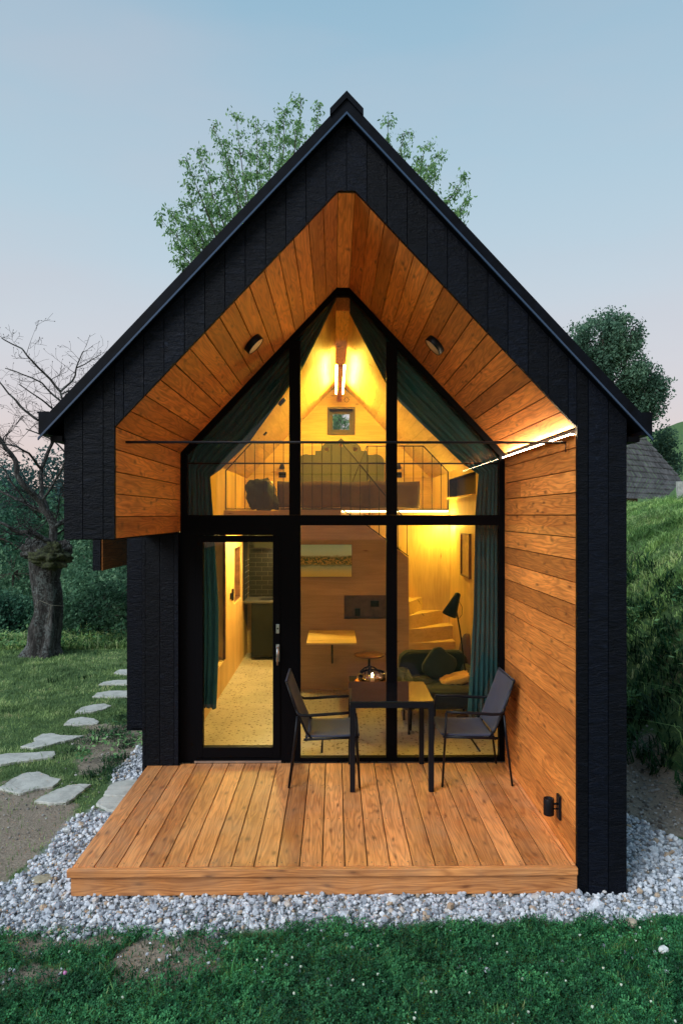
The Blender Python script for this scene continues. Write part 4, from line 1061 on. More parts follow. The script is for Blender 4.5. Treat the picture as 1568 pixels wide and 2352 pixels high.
for pts,lb in stones:
    cx=sum(p[0] for p in pts)/len(pts); cy=sum(p[1] for p in pts)/len(pts)
    wp=[]
    for (a,b) in pts:
        g=G(a*.28,1411+b*.28,-.175); wp.append((g.x,g.y))
    # refine outline with small irregularities
    out=[]
    for i in range(len(wp)):
        a=Vector(wp[i]); b=Vector(wp[(i+1)%len(wp)])
        for k in range(4):
            q_=a.lerp(b,k/4); q_+=Vector((random.uniform(-.008,.008),random.uniform(-.008,.008))); out.append((q_.x,q_.y))
    q=MB(); q.prism(out,'z',-.24,-.180+random.uniform(-.004,.004))
    o=q.build('stepping_stone',M['slab'],None,bevel=.006); tag(o,lb,'stepping stone','stepping stones across the lawn')

# ------------------------------------------------------------------ gravel
def ico(sub=1):
    import bmesh
    bm=bmesh.new(); bmesh.ops.create_icosphere(bm,subdivisions=sub,radius=1)
    v=np.array([x.co[:] for x in bm.verts]); f=[tuple(l.index for l in p.verts) for p in bm.faces]; bm.free(); return v,f
IV,IF=ico(1)
def chunk(seed):
    g=np.random.default_rng(seed); v=IV.copy()
    for k in range(7):   # knock flat facets off
        n=g.normal(size=3); n/=np.linalg.norm(n); d=g.uniform(.55,.85); p=v@n; m_=p>d; v[m_]-=np.outer(p[m_]-d,n)
    v+=g.normal(size=v.shape)*.04; return v
variants=[chunk(i) for i in range(8)]
def rotm(n,tilt=math.pi):
    a=rng.uniform(0,2*math.pi,n); b=rng.uniform(-tilt,tilt,n); c=rng.uniform(0,2*math.pi,n)
    ca,sa,cb,sb,cc,sc=np.cos(a),np.sin(a),np.cos(b),np.sin(b),np.cos(c),np.sin(c)
    Rz=np.zeros((n,3,3)); Rz[:,0,0]=ca;Rz[:,0,1]=-sa;Rz[:,1,0]=sa;Rz[:,1,1]=ca;Rz[:,2,2]=1
    Rx=np.zeros((n,3,3)); Rx[:,0,0]=1;Rx[:,1,1]=cb;Rx[:,1,2]=-sb;Rx[:,2,1]=sb;Rx[:,2,2]=cb
    R2=np.zeros((n,3,3)); R2[:,0,0]=cc;R2[:,0,1]=-sc;R2[:,1,0]=sc;R2[:,1,1]=cc;R2[:,2,2]=1
    return Rz@Rx@R2
def gravelmat(name,stops):
    m,t,b,o=newmat(name); r=attr(t,'rnd','Fac'); c=objco(t)
    k=ramp(t,r,stops); n=noise(t,c,90,4,.7); k=mix(t,1.0,k,ramp(t,n,[(.3,(.72,.72,.72)),(.7,(1.15,1.15,1.15))]),'MULTIPLY')
    t.links.new(k,b.inputs['Base Color']); b.inputs['Roughness'].default_value=.88; bump(t,b,n,.4,.004); return m
M['gravel']=gravelmat('crushed_white_limestone',[(0,(.22,.24,.275)),(.25,(.42,.445,.49)),(.6,(.60,.62,.66)),(.9,(.74,.75,.77)),(.94,(.48,.36,.26)),(1,(.42,.30,.20))])
def scatter(n,x0,x1,y0,y1): return rng.uniform(x0,x1,n),rng.uniform(y0,y1,n)
slabpolys=[]
def stonesinto(name,n,box,poly,rad,zoff,mat,edge=.06):
    x,y=scatter(n,*box); xx=x+(fbm(x,y,6,31)-.5)*edge*3; yy=y+(fbm(x,y,6,37)-.5)*edge*3
    k=inside(poly,xx,yy)
    # keep off deck, house and the two slabs by the deck
    k&=~((x>-1.685)&(x<1.90)&(y>.03)); k&=~((x>1.58)&(x<1.91)&(y>.0))
    k&=~((x<-1.6)&(y>G(0,1862,-.17).y)&(y<G(0,1787,-.17).y)&(x>-2.02))
    x=x[k];y=y[k]; n=len(x)
    s=rng.lognormal(math.log(rad),.33,n).clip(rad*.45,rad*2.1); sc=s[:,None]*rng.uniform(.7,1.15,(n,3)); sc[:,2]*=.8
    Rm=rotm(n,.6); z=terrain(x,y)+zoff+rng.uniform(-.004,.012,n)
    Vv=np.empty((n,len(IV),3)); vi=rng.integers(0,8,n)
    base=np.stack(variants)[vi]*sc[:,None,:]
    Vv=np.einsum('nij,nkj->nki',Rm,base)+np.stack([x,y,z],-1)[:,None,:]
    return Vv
A=stonesinto('g',60000,(-2.7,3.0,-.5,3.4),poly_g,.0135,.004,None)
B=stonesinto('g',7500,(-2.7,3.0,-.5,3.4),poly_g,.019,.018,None)
Cc=stonesinto('g',420,(-2.7,3.0,-.5,2.2),poly_g,.026,.028,None)
Sr=stonesinto('g',900,(-2.6,2.8,-.85,-.30),[(-3,-.9),(3,-.9),(3,-.28),(-3,-.28)],.012,.012,None)[:170]
xs_,ys_=scatter(420,-3.2,3.6,-.6,3.5); 
V_=np.concatenate([A,B,Cc,Sr]); o=quads('gravel',V_,len(IV),M['gravel'],faces=IF); tag(o,kind='stuff'); o['label']='white crushed limestone gravel round the deck and the black post'
polyS=[(1.92,1.2),(1.95,6.5),(3.0,6.5),(3.1,2.0),(3.3,.9),(2.6,.8)]
D=stonesinto('g',5000,(1.9,3.4,.4,6.5),polyS,.013,.004,None,.2)
polyL=[(-3.3,.2),(-2.2,.1),(-2.1,3.4),(-2.6,3.6)]
E=stonesinto('g',500,(-3.4,-1.9,-.2,3.6),polyL,.009,.002,None,.2)
M['grit']=gravelmat('scattered_grit',[(0,(.10,.09,.08)),(.5,(.22,.21,.19)),(1,(.45,.44,.42))])
o=quads('grit',np.concatenate([D,E]),len(IV),M['grit'],faces=IF); tag(o,kind='stuff'); o['label']='scattered grit on the trodden earth beside the cabin'
def rock(loc,r,label,col,seed,flat=.75):
    v,f=ico(2); g=np.random.default_rng(seed)
    for k in range(9):
        n_=g.normal(size=3); n_/=np.linalg.norm(n_); d=g.uniform(.6,.9); p=v@n_; m_=p>d; v[m_]-=np.outer(p[m_]-d,n_)
    v=v*np.array([1,.8,flat])*r+np.array(loc)
    q=MB(); q.add([tuple(p) for p in v],f); o=q.build('rock',plain('rock_%d'%seed,col,.9,nscale=40,namp=.18,bumps=.5)); tag(o,label,'rock'); return o
rock(G(385,2032,-.16),.045,'pinkish brown rock leaning against the deck fascia, left half',(.36,.27,.22),1)
rock(G(1524,2190,-.18)+Vector((0,0,.02)),.032,'lone white rock lying in the grass at the lower right',(.62,.63,.60),2)
rock(G(905,2066,-.16),.042,'large pale rock in the gravel before the middle of the deck',(.52,.53,.55),3)
rock(G(1448,2120,-.17),.040,'flat ochre rock where gravel meets grass right of the post',(.42,.34,.25),4)
rock(G(155,1908,-.18),.035,'pale rock on the bare earth just outside the gravel edge',(.50,.51,.50),5)
rock(G(98,2018,-.18),.075,'flat mossy sandstone rock at the left edge of the gravel',(.30,.26,.18),6,.3)

# ------------------------------------------------------------------ grass
def leafmat(name,stops,trans=.25,rough=.7,nscale=None,spec=.2):
    m,t,b,o=newmat(name); r=attr(t,'rnd','Fac'); k=ramp(t,r,stops)
    if nscale:
        n=noise(t,objco(t),nscale,3,.5); k=mix(t,1.0,k,ramp(t,n,[(.3,(.55,.6,.6)),(.7,(1.35,1.3,1.2))]),'MULTIPLY')
    t.links.new(k,b.inputs['Base Color']); b.inputs['Roughness'].default_value=rough; b.inputs['Specular IOR Level'].default_value=spec
    tl=t.nodes.new('ShaderNodeBsdfTranslucent'); t.links.new(k,tl.inputs[0]); mx=t.nodes.new('ShaderNodeMixShader'); mx.inputs[0].default_value=trans
    t.links.new(b.outputs[0],mx.inputs[1]); t.links.new(tl.outputs[0],mx.inputs[2]); t.links.new(mx.outputs[0],o.inputs[0]); return m
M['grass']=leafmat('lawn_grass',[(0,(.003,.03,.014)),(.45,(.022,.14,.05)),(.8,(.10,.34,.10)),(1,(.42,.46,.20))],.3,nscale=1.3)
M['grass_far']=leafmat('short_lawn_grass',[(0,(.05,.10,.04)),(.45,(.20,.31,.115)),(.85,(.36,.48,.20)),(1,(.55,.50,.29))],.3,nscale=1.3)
M['grass_bank']=leafmat('bank_grass',[(0,(.03,.085,.032)),(.35,(.17,.33,.10)),(.7,(.42,.60,.21)),(1,(.66,.66,.36))],.3,nscale=1.1)
M['weeds']=leafmat('dark_weeds',[(0,(.006,.028,.012)),(.6,(.012,.06,.022)),(1,(.035,.11,.03))],.2,nscale=2)
M['clover']=leafmat('clover_leaf',[(0,(.004,.035,.016)),(.55,(.025,.16,.06)),(1,(.10,.36,.13))],.2,nscale=1.6,spec=.35)
def blades(x,y,h,wd,lean=.5):
    n=len(x); z=terrain(x,y)-.006; a=rng.uniform(0,2*math.pi,n); d=np.stack([np.cos(a),np.sin(a)],-1); s=np.stack([-np.sin(a),np.cos(a)],-1)
    l=lean*rng.uniform(.1,1.6,n)*h; Vv=np.zeros((n,6,3))
    for i,(f,wf,lf) in enumerate(((0,1,0),(.55,.85,.28),(1,.12,1))):
        px_=x+d[:,0]*l*lf; py_=y+d[:,1]*l*lf; pz=z+h*f*(1-.25*lf*lean)
        for j,sg in enumerate((-1,1)):
            Vv[:,i*2+j,0]=px_+sg*s[:,0]*wd*wf*.5; Vv[:,i*2+j,1]=py_+sg*s[:,1]*wd*wf*.5; Vv[:,i*2+j,2]=pz
    return Vv
BF=[(0,1,3,2),(2,3,5,4)]
def offgravel(x,y,m=.0):
    xx=x+(fbm(x,y,5,61)-.5)*.28; yy=y+(fbm(x,y,5,67)-.5)*.22
    k=~inside(poly_g,xx,yy); k&=~((x>-2.1)&(x<1.95)&(y>-.22)); k&=~((x>1.88)&(x<2.1)&(y>-.2)); return k
def onstone(x,y):
    k=np.zeros(len(x),bool)
    for pts,_ in stones:
        wp=[tuple(G(a*.28,1411+b*.28,-.175)[:2]) for a,b in pts]; k|=inside(wp,x,y)
    return k
def clumptone(V_,s=7,a=.65):
    x=V_[:,0,0]; y=V_[:,0,1]; f=np.clip((fbm(x,y,s,41,3)-.5)*2.6+.45,0,1); return np.clip(a*f+(1-a)*rng.random(len(x)),0,1)
def lawn(n,box,hmu,w0,pw=1.0,dirtk=1.0):
    x,y=scatter(n,*box); k=offgravel(x,y); d=dirtmask(x,y); k&=rng.random(n)>d*.90*dirtk; k&=fbm(x,y,3,71)+rng.random(n)*.6>.34
    x=x[k];y=y[k]; kk=~onstone(x,y); x=x[kk];y=y[kk]; n=len(x)
    h=hmu*rng.lognormal(0,.35,n)*(.55+.9*fbm(x,y,1.7,73)); return blades(x,y,h,w0*rng.uniform(.6,1.3,n))
g1=lawn(80000,(-2.3,2.6,-1.75,-.12),.034,.0062)
g2=lawn(60000,(-5.5,-1.9,-.6,4.5),.028,.006)
g3=lawn(60000,(-9.5,-1.75,4.0,9.0),.035,.010)
g4=lawn(9000,(2.0,4.2,-.9,-.1),.055,.005)
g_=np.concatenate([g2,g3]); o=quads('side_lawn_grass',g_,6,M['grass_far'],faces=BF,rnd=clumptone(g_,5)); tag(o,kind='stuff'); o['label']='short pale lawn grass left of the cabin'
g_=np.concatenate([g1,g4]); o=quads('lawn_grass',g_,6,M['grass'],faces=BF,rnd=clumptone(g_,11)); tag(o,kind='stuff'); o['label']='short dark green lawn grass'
x,y=scatter(42000,-9.5,-1.6,8.2,12.5); k=rng.random(len(x))<sstep(7.9,8.9,y+.8*fbm(x,y,.8,5)-.15*(x+5)); x=x[k];y=y[k]
h=.13*rng.lognormal(0,.4,len(x))*(.4+1.1*fbm(x,y,1.1,79)); o=quads('tall_grass',blades(x,y,h,.020*rng.uniform(.6,1.4,len(x)),1.1),6,M['grass_bank'],faces=BF); tag(o,kind='stuff'); o['label']='tall unmown grass at the lawn edge round the old tree'
def clumps(n,box,cond,hm,per,wd,lean):
    x,y=scatter(n,*box); k=cond(x,y); x=x[k];y=y[k]; hs=hm*rng.lognormal(0,.35,len(x))
    X_=np.repeat(x,per)+rng.normal(0,.05,len(x)*per); Y_=np.repeat(y,per)+rng.normal(0,.05,len(x)*per); Hh_=np.repeat(hs,per)*rng.uniform(.5,1.2,len(x)*per)
    return blades(X_,Y_,Hh_,wd*rng.uniform(.6,1.4,len(X_)),lean)
bc_=lambda x,y:(terrain(x,y)>-.02)&(rng.random(len(x))<.25+.9*sstep(.2,1.6,terrain(x,y)+1.1*(fbm(x,y,1.6,9)-.5)))
b1=clumps(17000,(2.6,10,.2,15.5),bc_,.085,9,.012,1.1)
b2=clumps(1500,(2.6,10,.2,15.5),lambda x,y:bc_(x,y)&(fbm(x,y,2.2,19)>.52),.17,22,.016,1.2)
g_=np.concatenate([b1,b2]); tuft=np.concatenate([np.repeat(rng.random(len(b1)//9),9),np.repeat(rng.random(len(b2)//22),22)])
o=quads('bank_grass',g_,6,M['grass_bank'],faces=BF,rnd=np.clip(.5*clumptone(g_,1.8,.9)+.4*tuft+.1*rng.random(len(g_)),0,1)); tag(o,kind='stuff'); o['label']='bright rough grass tufts covering the bank right of the cabin'
# weeds on the shaded foot of the bank: arching clumps
M['dry']=leafmat('dry_bank_grass',[(0,(.06,.05,.03)),(.5,(.17,.14,.08)),(1,(.36,.31,.19))],.2)
dg=clumps(1500,(2.6,7,.5,14),lambda x,y:(terrain(x,y)>.25)&(terrain(x,y)<1.7)&(fbm(x,y,.9,59)>.47),.10,14,.008,1.4)
o=quads('dry_grass',dg,6,M['dry'],faces=BF); tag(o,kind='stuff'); o['label']='dry straw coloured grass halfway up the bank'
w1=clumps(2600,(2.5,6.2,.8,14),lambda x,y:(terrain(x,y)>-.12)&(terrain(x,y)<1.5)&(rng.random(len(x))<.85),.16,16,.016,1.2)
edge=[]
for pts,_ in stones:
    wp_=[G(a*.28,1411+b*.28,-.18) for a,b in pts]
    for i in range(len(wp_)):
        a_=wp_[i]; b_=wp_[(i+1)%len(wp_)]
        for k in range(int((b_-a_).length*260)): edge.append((a_.lerp(b_,random.random()))[:2])
edge=np.array(edge)+rng.normal(0,.012,(len(edge),2)); ke=offgravel(edge[:,0],edge[:,1]); edge=edge[ke]
ge=blades(edge[:,0],edge[:,1],.032*rng.lognormal(0,.3,len(edge)),.007*rng.uniform(.6,1.3,len(edge)),1.1)
o=quads('stone_edge_grass',ge,6,M['grass_far'],faces=BF,rnd=clumptone(ge,4)); tag(o,kind='stuff'); o['label']='grass creeping over the edges of the stepping stones'
w2=clumps(160,(-2.75,-1.85,1.9,4.2),lambda x,y:offgravel(x,y)&(fbm(x,y,2.5,91)>.50),.06,24,.007,1.2)
w3=clumps(70,(-2.4,2.6,-.48,-.2),lambda x,y:x<9,.07,9,.004,.8)
w4=clumps(110,(-9,-3.2,5.5,8.5),lambda x,y:fbm(x,y,1.5,93)>.55,.08,20,.010,.8)
o=quads('weeds',np.concatenate([w1,w2,w3,w4]),6,M['weeds'],faces=BF); tag(o,kind='stuff'); o['label']='dark arching weeds at the bank foot and beside the gravel'
def herbs(n,box,cond,size,per,hgt):
    x,y=scatter(n,*box); k=cond(x,y); x=x[k];y=y[k]; n=len(x); z=terrain(x,y)
    c=np.stack([np.repeat(x,per),np.repeat(y,per),np.repeat(z,per)],-1); m=len(c); c[:,:2]+=rng.normal(0,size*.9,(m,2)); c[:,2]+=rng.uniform(.15,1,m)*np.repeat(hgt*rng.uniform(.5,1.4,n),per)
    d=rng.normal(size=(m,3)); d[:,2]=np.abs(d[:,2])*.5-.1; d/=np.linalg.norm(d,axis=1)[:,None]; u=rng.normal(0,.35,(m,3)); u[:,2]+=1; s_=np.cross(d,u); s_/=np.linalg.norm(s_,axis=1)[:,None]
    L_=size*rng.uniform(.6,1.3,m)[:,None]; return np.stack([c,c+d*L_*.5+s_*L_*.22,c+d*L_,c+d*L_*.5-s_*L_*.22],1)
h1=herbs(1500,(2.6,7.5,.8,14),lambda x,y:(terrain(x,y)>.0)&(terrain(x,y)<1.4)&(fbm(x,y,1.4,63)>.50),.085,14,.16)
h2=herbs(420,(-9.5,-2.2,8.2,12.5),lambda x,y:fbm(x,y,1.2,65)>.42,.10,18,.22)
h3=herbs(26,(-2.7,-1.95,2.2,3.6),lambda x,y:x>-9,.05,18,.10)
g_=np.concatenate([h1,h2,h3]); o=quads('broadleaf_weeds',g_,4,leafmat('broad_weed_leaf',[(0,(.02,.07,.03)),(.5,(.11,.27,.10)),(1,(.34,.54,.22))],.3),rnd=clumptone(g_,2.5,.6)); tag(o,kind='stuff'); o['label']='broad leaved weeds among the grass of the bank and by the old tree'
# clover in the foreground
def clover(n,box):
    x,y=scatter(n,*box); k=offgravel(x,y)&(rng.random(n)>dirtmask(x,y))&(fbm(x,y,1.6,97)+rng.random(n)*.35>.50); x=x[k];y=y[k]; n=len(x)
    z=terrain(x,y)+rng.uniform(.012,.05,n); a0=rng.uniform(0,6.28,n); r=rng.uniform(.008,.0145,n); V_=np.zeros((n,3,5,3)); tx=rng.normal(0,.25,n); ty=rng.normal(0,.25,n)
    for j in range(3):
        a=a0+j*2.094
        for i,(rr,aa) in enumerate(((.08,0),(.75,.52),(1.0,.22),(1.0,-.22),(.75,-.52))):
            dx=np.cos(a+aa)*r*rr; dy=np.sin(a+aa)*r*rr
            V_[:,j,i,0]=x+dx; V_[:,j,i,1]=y+dy; V_[:,j,i,2]=z+dx*tx*2+dy*ty*2+.15*r*rr
    return V_.reshape(n*3,5,3),n
cv,nn=clover(60000,(-2.3,2.7,-1.75,-.2)); o=quads('clover',cv,5,M['clover'],faces=[(0,1,2,3,4)],rnd=clumptone(cv,14,.45)); tag(o,kind='stuff'); o['label']='low clover leaves spread through the foreground grass'
# clover flowers (small white balls)
x,y=scatter(100,-1.9,2.4,-1.6,-.35); k=offgravel(x,y)&(rng.random(len(x))>dirtmask(x,y)); x=x[k];y=y[k]
iv,iff=ico(1); n=len(x); s=rng.uniform(.005,.009,n); V_=iv[None]*s[:,None,None]*(1+.2*rng.normal(size=(n,len(iv),1)))+np.stack([x,y,terrain(x,y)+rng.uniform(.035,.06,n)],-1)[:,None,:]
o=quads('clover_flowers',V_,len(iv),plain('white_clover_flower',(.55,.60,.48),.8),faces=iff); tag(o,kind='stuff'); o['label']='tiny white clover flower heads dotted over the grass'
pf=G(150,2232,-.14); q=MB(); q.tube([(pf.x,pf.y,-.2),(pf.x,pf.y,-.15)],.0015,5); fo=thing('pink_flower','single pink clover flower in the grass at the lower left','flower',(pf.x,pf.y,-.2)); q.build('stalk',M['clover'],fo)
q=MB(); v=iv*.011; q.add([tuple(p+np.array([pf.x,pf.y,-.145])) for p in v],iff); q.build('bloom',plain('pink_petal',(.55,.20,.42),.7),fo)

# ------------------------------------------------------------------ trees
M['bark']=plain('grey_brown_bark',(.075,.06,.048),.95,nscale=9,namp=.3,bumps=.8)
def barkold():
    m,t,b,o=newmat('old_lichened_bark'); c=objco(t); g=attr(t,'gc')
    n=noise(t,mapping(t,c,(14,14,4)),1,6,.75,.6); n2=noise(t,c,3.5,4,.6); n3=noise(t,c,28,3,.7)
    k=ramp(t,n,[(.38,(.006,.005,.0045)),(.54,(.040,.036,.032)),(.70,(.17,.17,.165))]); li=ramp(t,math_(t,'MULTIPLY',n3,n2),[(.27,(0,0,0)),(.34,(1,1,1))])
    k=mix(t,math_(t,'MULTIPLY',_sepx(t,li),.5),k,(.16,.19,.18)); t.links.new(k,b.inputs['Base Color']); b.inputs['Roughness'].default_value=.95; bump(t,b,n,1.0,.05); return m
M['bark_old']=barkold()
M['twig']=plain('dark_twig',(.012,.010,.010),.9,nscale=6,namp=.3)
M['moss']=plain('yellow_green_moss',(.028,.034,.011),.95,nscale=26,namp=.5,bumps=.9)
def leaves(centers,size,spread,per,droop=.4,nrm_up=.3,aspect=2.0):
    """leaf quads (6-gon-ish diamonds folded along the rib) round the centres"""
    n=len(centers)*per; c=np.repeat(centers,per,0)+rng.normal(0,1,(n,3))*spread
    d=rng.normal(size=(n,3)); d[:,2]-=droop*1.5; d/=np.linalg.norm(d,axis=1)[:,None]
    u=rng.normal(size=(n,3)); u[:,2]+=nrm_up*3; s=np.cross(d,u); s/=np.linalg.norm(s,axis=1)[:,None]; up=np.cross(s,d)
    L_=size*rng.uniform(.6,1.3,n)[:,None]; Wd=L_/aspect
    V_=np.stack([c,c+d*L_*.5+s*Wd*.5+up*Wd*.12,c+d*L_,c+d*L_*.5-s*Wd*.5+up*Wd*.12],1)
    return V_
ZT=14.0
def tree_behind():
    t=thing('slender_tree','tall light green tree with drooping leaves rising behind the cabin roof','tree',(.0,9.6,-.3))
    base=Vector((-1.5,9.7,-.6)); mid=[Vector((-1.5,9.7,-.6)),Vector((-1.45,9.7,1.2)),Vector((-1.5,9.6,2.6)),Vector((-1.3,9.6,4.0))]
    q=MB(); q.tube(mid+[Vector((-1.1,9.6,5.2))],[.20,.17,.15,.13,.10],10); 
    tips=[(776,955),(792,972),(783,962),(545,262),(492,285),(520,330),(385,478),(372,498),(405,590),(430,360),(455,335),(600,325),(585,290),(655,248),(690,232),(735,240),(640,300),(560,400),(470,440),(480,560),(430,520),(530,500),(620,430),(660,380),(700,330),(890,275),(925,300),(975,330),(1005,345),(1000,400),(1060,405),(1066,450),(1045,480),(950,380),(430,420),(410,560),(510,400),(575,350),(620,290),(540,560),(500,470),(460,500),(590,460),(640,480),(425,465),(680,290),(985,370)]
    cents=[];lim=[]
    tw=MB()
    for (a,b) in tips:
        tip=W(a,b+8,ZT+random.uniform(-1.1,1.3)); st_=mid[random.randint(1,3)].lerp(Vector((-1.1,9.6,5.2)),random.random()) if a<800 else Vector((.9,10.2,4.6+random.random()))
        c1=st_.lerp(tip,.4)+Vector((0,0,.5)); c2=st_.lerp(tip,.75)+Vector((random.uniform(-.1,.1),0,.25))
        P_=[]
        for k in range(13):
            s=k/12; p=((1-s)**3)*st_+3*(1-s)**2*s*c1+3*(1-s)*s*s*c2+s**3*tip; P_.append(p+Vector([random.uniform(-.03,.03) for _ in range(3)]))
        tw.tube(P_,[.030*(1-s/12)+.004 for s in range(13)],5)
        for k in range(5,13):
            f=k/12
            for j in range(5 if f<.9 else 4):
                ln=random.uniform(.10,.42)*(1.15-f*.6); dd=Vector((random.gauss(0,1),random.gauss(0,1),random.gauss(.25,.6))).normalized()
                e=P_[k]+dd*ln; tw.tube([P_[k],P_[k].lerp(e,.5)+Vector((0,0,.02)),e],[.006,.004,.002],4,caps=False)
                for s in (.45,.75,1.0): cents.append(P_[k].lerp(e,s))
    q.build('trunk',M['bark'],t); tw.build('branch',M['bark'],t)
    ce=np.array([c[:] for c in cents]); V_=leaves(ce,.08,.045,6,.9,.2,2.3)
    mm=leafmat('fresh_tree_leaf',[(0,(.09,.19,.09)),(.5,(.19,.38,.15)),(1,(.34,.54,.22))],.5)
    quads('crown',V_,4,mm,t)
tree_behind()
def blob_tree(name,label,cat,base,trunk,crowns,leafsize,n,mat,group=None,trad=.15,droop=.2,dens=.62,per=7):
    """crowns = [(centre, rx, ry, rz)] : leaf clumps concentrated near the lobes' surface with holes"""
    t=thing(name,label,cat,base,group)
    q=MB(); q.tube([base]+trunk,[trad*(1-.6*i/len(trunk)) for i in range(len(trunk)+1)],8)
    for (c,rx,ry,rz) in crowns:
        s=Vector(trunk[-1]) if len(trunk) else Vector(base); 
        for k in range(3):
            e=Vector(c)+Vector((random.uniform(-.6,.6)*rx,random.uniform(-.6,.6)*ry,random.uniform(-.3,.7)*rz)); q.tube([s,s.lerp(e,.5)+Vector((0,0,.1*rz)),e],[trad*.35,trad*.2,trad*.06],5,caps=False)
    q.build('trunk',M['bark'],t)
    vol=sum(a[1]*a[2]*a[3] for a in crowns); C_=[]
    for (c,rx,ry,rz) in crowns:
        k=int(n*rx*ry*rz/vol/per); d=rng.normal(size=(k*2,3)); d/=np.linalg.norm(d,axis=1)[:,None]; r=rng.uniform(.45,1.0,k*2)**.6
        bump_=.66+.62*fbm(d[:,0]*2+c[0],d[:,1]*2+d[:,2]*2.3+c[2],1.5,int(abs(c[0])*7)%50); p=d*(r*bump_)[:,None]*np.array([rx,ry,rz])+np.array(c)
        hole=fbm(p[:,0]*1.0,p[:,2]*1.0+p[:,1]*.6,2.2/max(rx,.5),5)+.12*rng.normal(size=k*2); p=p[hole>1-dens-.1][:k]; C_.append(p)
    ce=np.concatenate(C_); V_=leaves(ce,leafsize,leafsize*.85,per,droop,.5,1.7)
    ct_=np.clip((fbm(ce[:,0]+ce[:,1]*.7,ce[:,2]+ce[:,1]*.4,1.6/max(.5,crowns[0][1]),33,3)-.5)*3+.45,0,1)*.6+.4*rng.random(len(ce))
    quads('crown',V_,4,mat,t,rnd=np.clip(np.repeat(ct_,per)*.75+.25*rng.random(len(V_)),0,1)); return t
gm=[leafmat('dark_oak_leaf',[(0,(.045,.10,.075)),(.6,(.12,.23,.15)),(1,(.22,.36,.22))],.4),
    leafmat('teal_bush_leaf',[(0,(.010,.032,.020)),(.5,(.07,.17,.095)),(1,(.28,.45,.26))],.35,nscale=.8),
    leafmat('deep_woodland_leaf',[(0,(.008,.026,.02)),(.5,(.045,.14,.09)),(1,(.17,.33,.19))],.35,nscale=.5),
    leafmat('haze_tinted_far_leaf',[(0,(.03,.07,.075)),(.6,(.07,.145,.14)),(1,(.14,.23,.20))],.35,nscale=.25)]  # last one: haze of distance painted into the leaf colour as blue
# broad tree on the right behind the roof
z=24.0
cr=[]
for (a,b,rx,rz) in ((1375,790,62,62),(1425,775,48,55),(1350,850,52,60),(1420,855,75,70),(1475,890,60,55),(1440,935,70,45),(1500,925,38,34),(1330,780,30,40),(1400,735,40,26),(1340,930,70,60),(1510,880,24,18),(1490,960,24,22)):
    c=W(a,b,z+random.uniform(-.5,.5)); cr.append((c,rx*z/F,.8*rx*z/F,rz*z/F))
b0=W(1400,1180,z); blob_tree('broadleaf_tree','dense dark green tree rising behind the right roof slope','tree',Vector((b0.x,b0.y,-.5)),[Vector((b0.x-.1,b0.y,2.5)),Vector((b0.x,b0.y,5.0))],cr,.115,40000,gm[0],trad=.28,dens=.42)
z=26.0; c=W(1528,1030,z); blob_tree('bush','small dark bush between the right roof eave and the shingled roof','bush',Vector((c.x,c.y,1.5)),[Vector((c.x,c.y,3.5))],[(W(1525,1010,z),.42,.4,.5),(W(1535,1065,z),.5,.4,.6),(W(1512,1040,z),.4,.4,.5)],.12,3200,gm[0],trad=.08)
# shrubs and trees on the left
left=[ (250,1390,14.5,1.5,.95,1,'teal green shrub right of the old tree, touching the cabin corner','laurel_shrub'),
       (215,1300,17,1.5,1.4,1,'tall teal shrub behind the tree trunk below the hanging box','laurel_shrub'),
       (170,1400,15.5,.9,.7,1,'low shrub directly right of the old trunk','laurel_shrub'),
       (18,1420,15.5,1.0,.9,2,'dark shrub at the left edge beside the old trunk','laurel_shrub'),
       (30,1300,19,1.9,1.6,1,'mid green bush behind the left branches','laurel_shrub'),
       (-30,1220,24,2.6,2.2,2,'dark woodland tree at the far left edge','woodland_tree'),
       (110,1190,27,2.6,2.0,2,'dark rounded woodland tree behind the bare branches','woodland_tree'),
       (210,1200,25,2.2,1.9,1,'green woodland tree next to the black hanging box','woodland_tree'),
       (280,1250,22,2.0,2.2,1,'woodland tree half hidden by the black bay','woodland_tree'),
       (40,1140,36,3.0,2.6,3,'far tree with haze tinted leaves left of the bare limbs','woodland_tree'),
       (150,1120,38,3.2,2.8,3,'far tree with haze tinted leaves below the left roof eave','woodland_tree'),
       (230,1130,40,3.2,3.0,3,'far tree with haze tinted leaves beside the hanging box edge','woodland_tree'),
       (-60,1130,38,3.4,3.0,3,'tall far tree with haze tinted leaves outside the bare limbs','woodland_tree')]
for (a,b,z,rx,rz,mi,lb,nm) in left:
    c=W(a,b,z); gz=float(terrain(c.x,c.y)); crs=[]
    for k in range(5):
        crs.append((c+Vector((random.uniform(-.6,.6)*rx,random.uniform(-.4,.4)*rx,random.uniform(-.55,.35)*rz)),rx*random.uniform(.45,.65),rx*.5,rz*random.uniform(.4,.6)))
    if nm=='laurel_shrub': crs.append((Vector((c.x,c.y,(c.z+gz)/2)),rx*.8,rx*.6,max(.3,(c.z-gz)*.6)))
    else: crs.append((Vector((c.x,c.y,(c.z*1.3+gz*.7)/2)),rx*.9,rx*.6,max(.6,(c.z-gz)*.5)))
    blob_tree(nm,lb,'shrub' if nm=='laurel_shrub' else 'tree',Vector((c.x,c.y,gz-.1)),[Vector((c.x,c.y,gz*.5+c.z*.5)),Vector((c.x,c.y,c.z-.2))],crs,.085 if z<20 else (.16 if z<30 else .22),9000 if z<20 else 7000,gm[mi],'shrubs behind the old tree' if nm=='laurel_shrub' else 'woodland trees in the valley',trad=.06 if z<20 else .18,dens=.72)
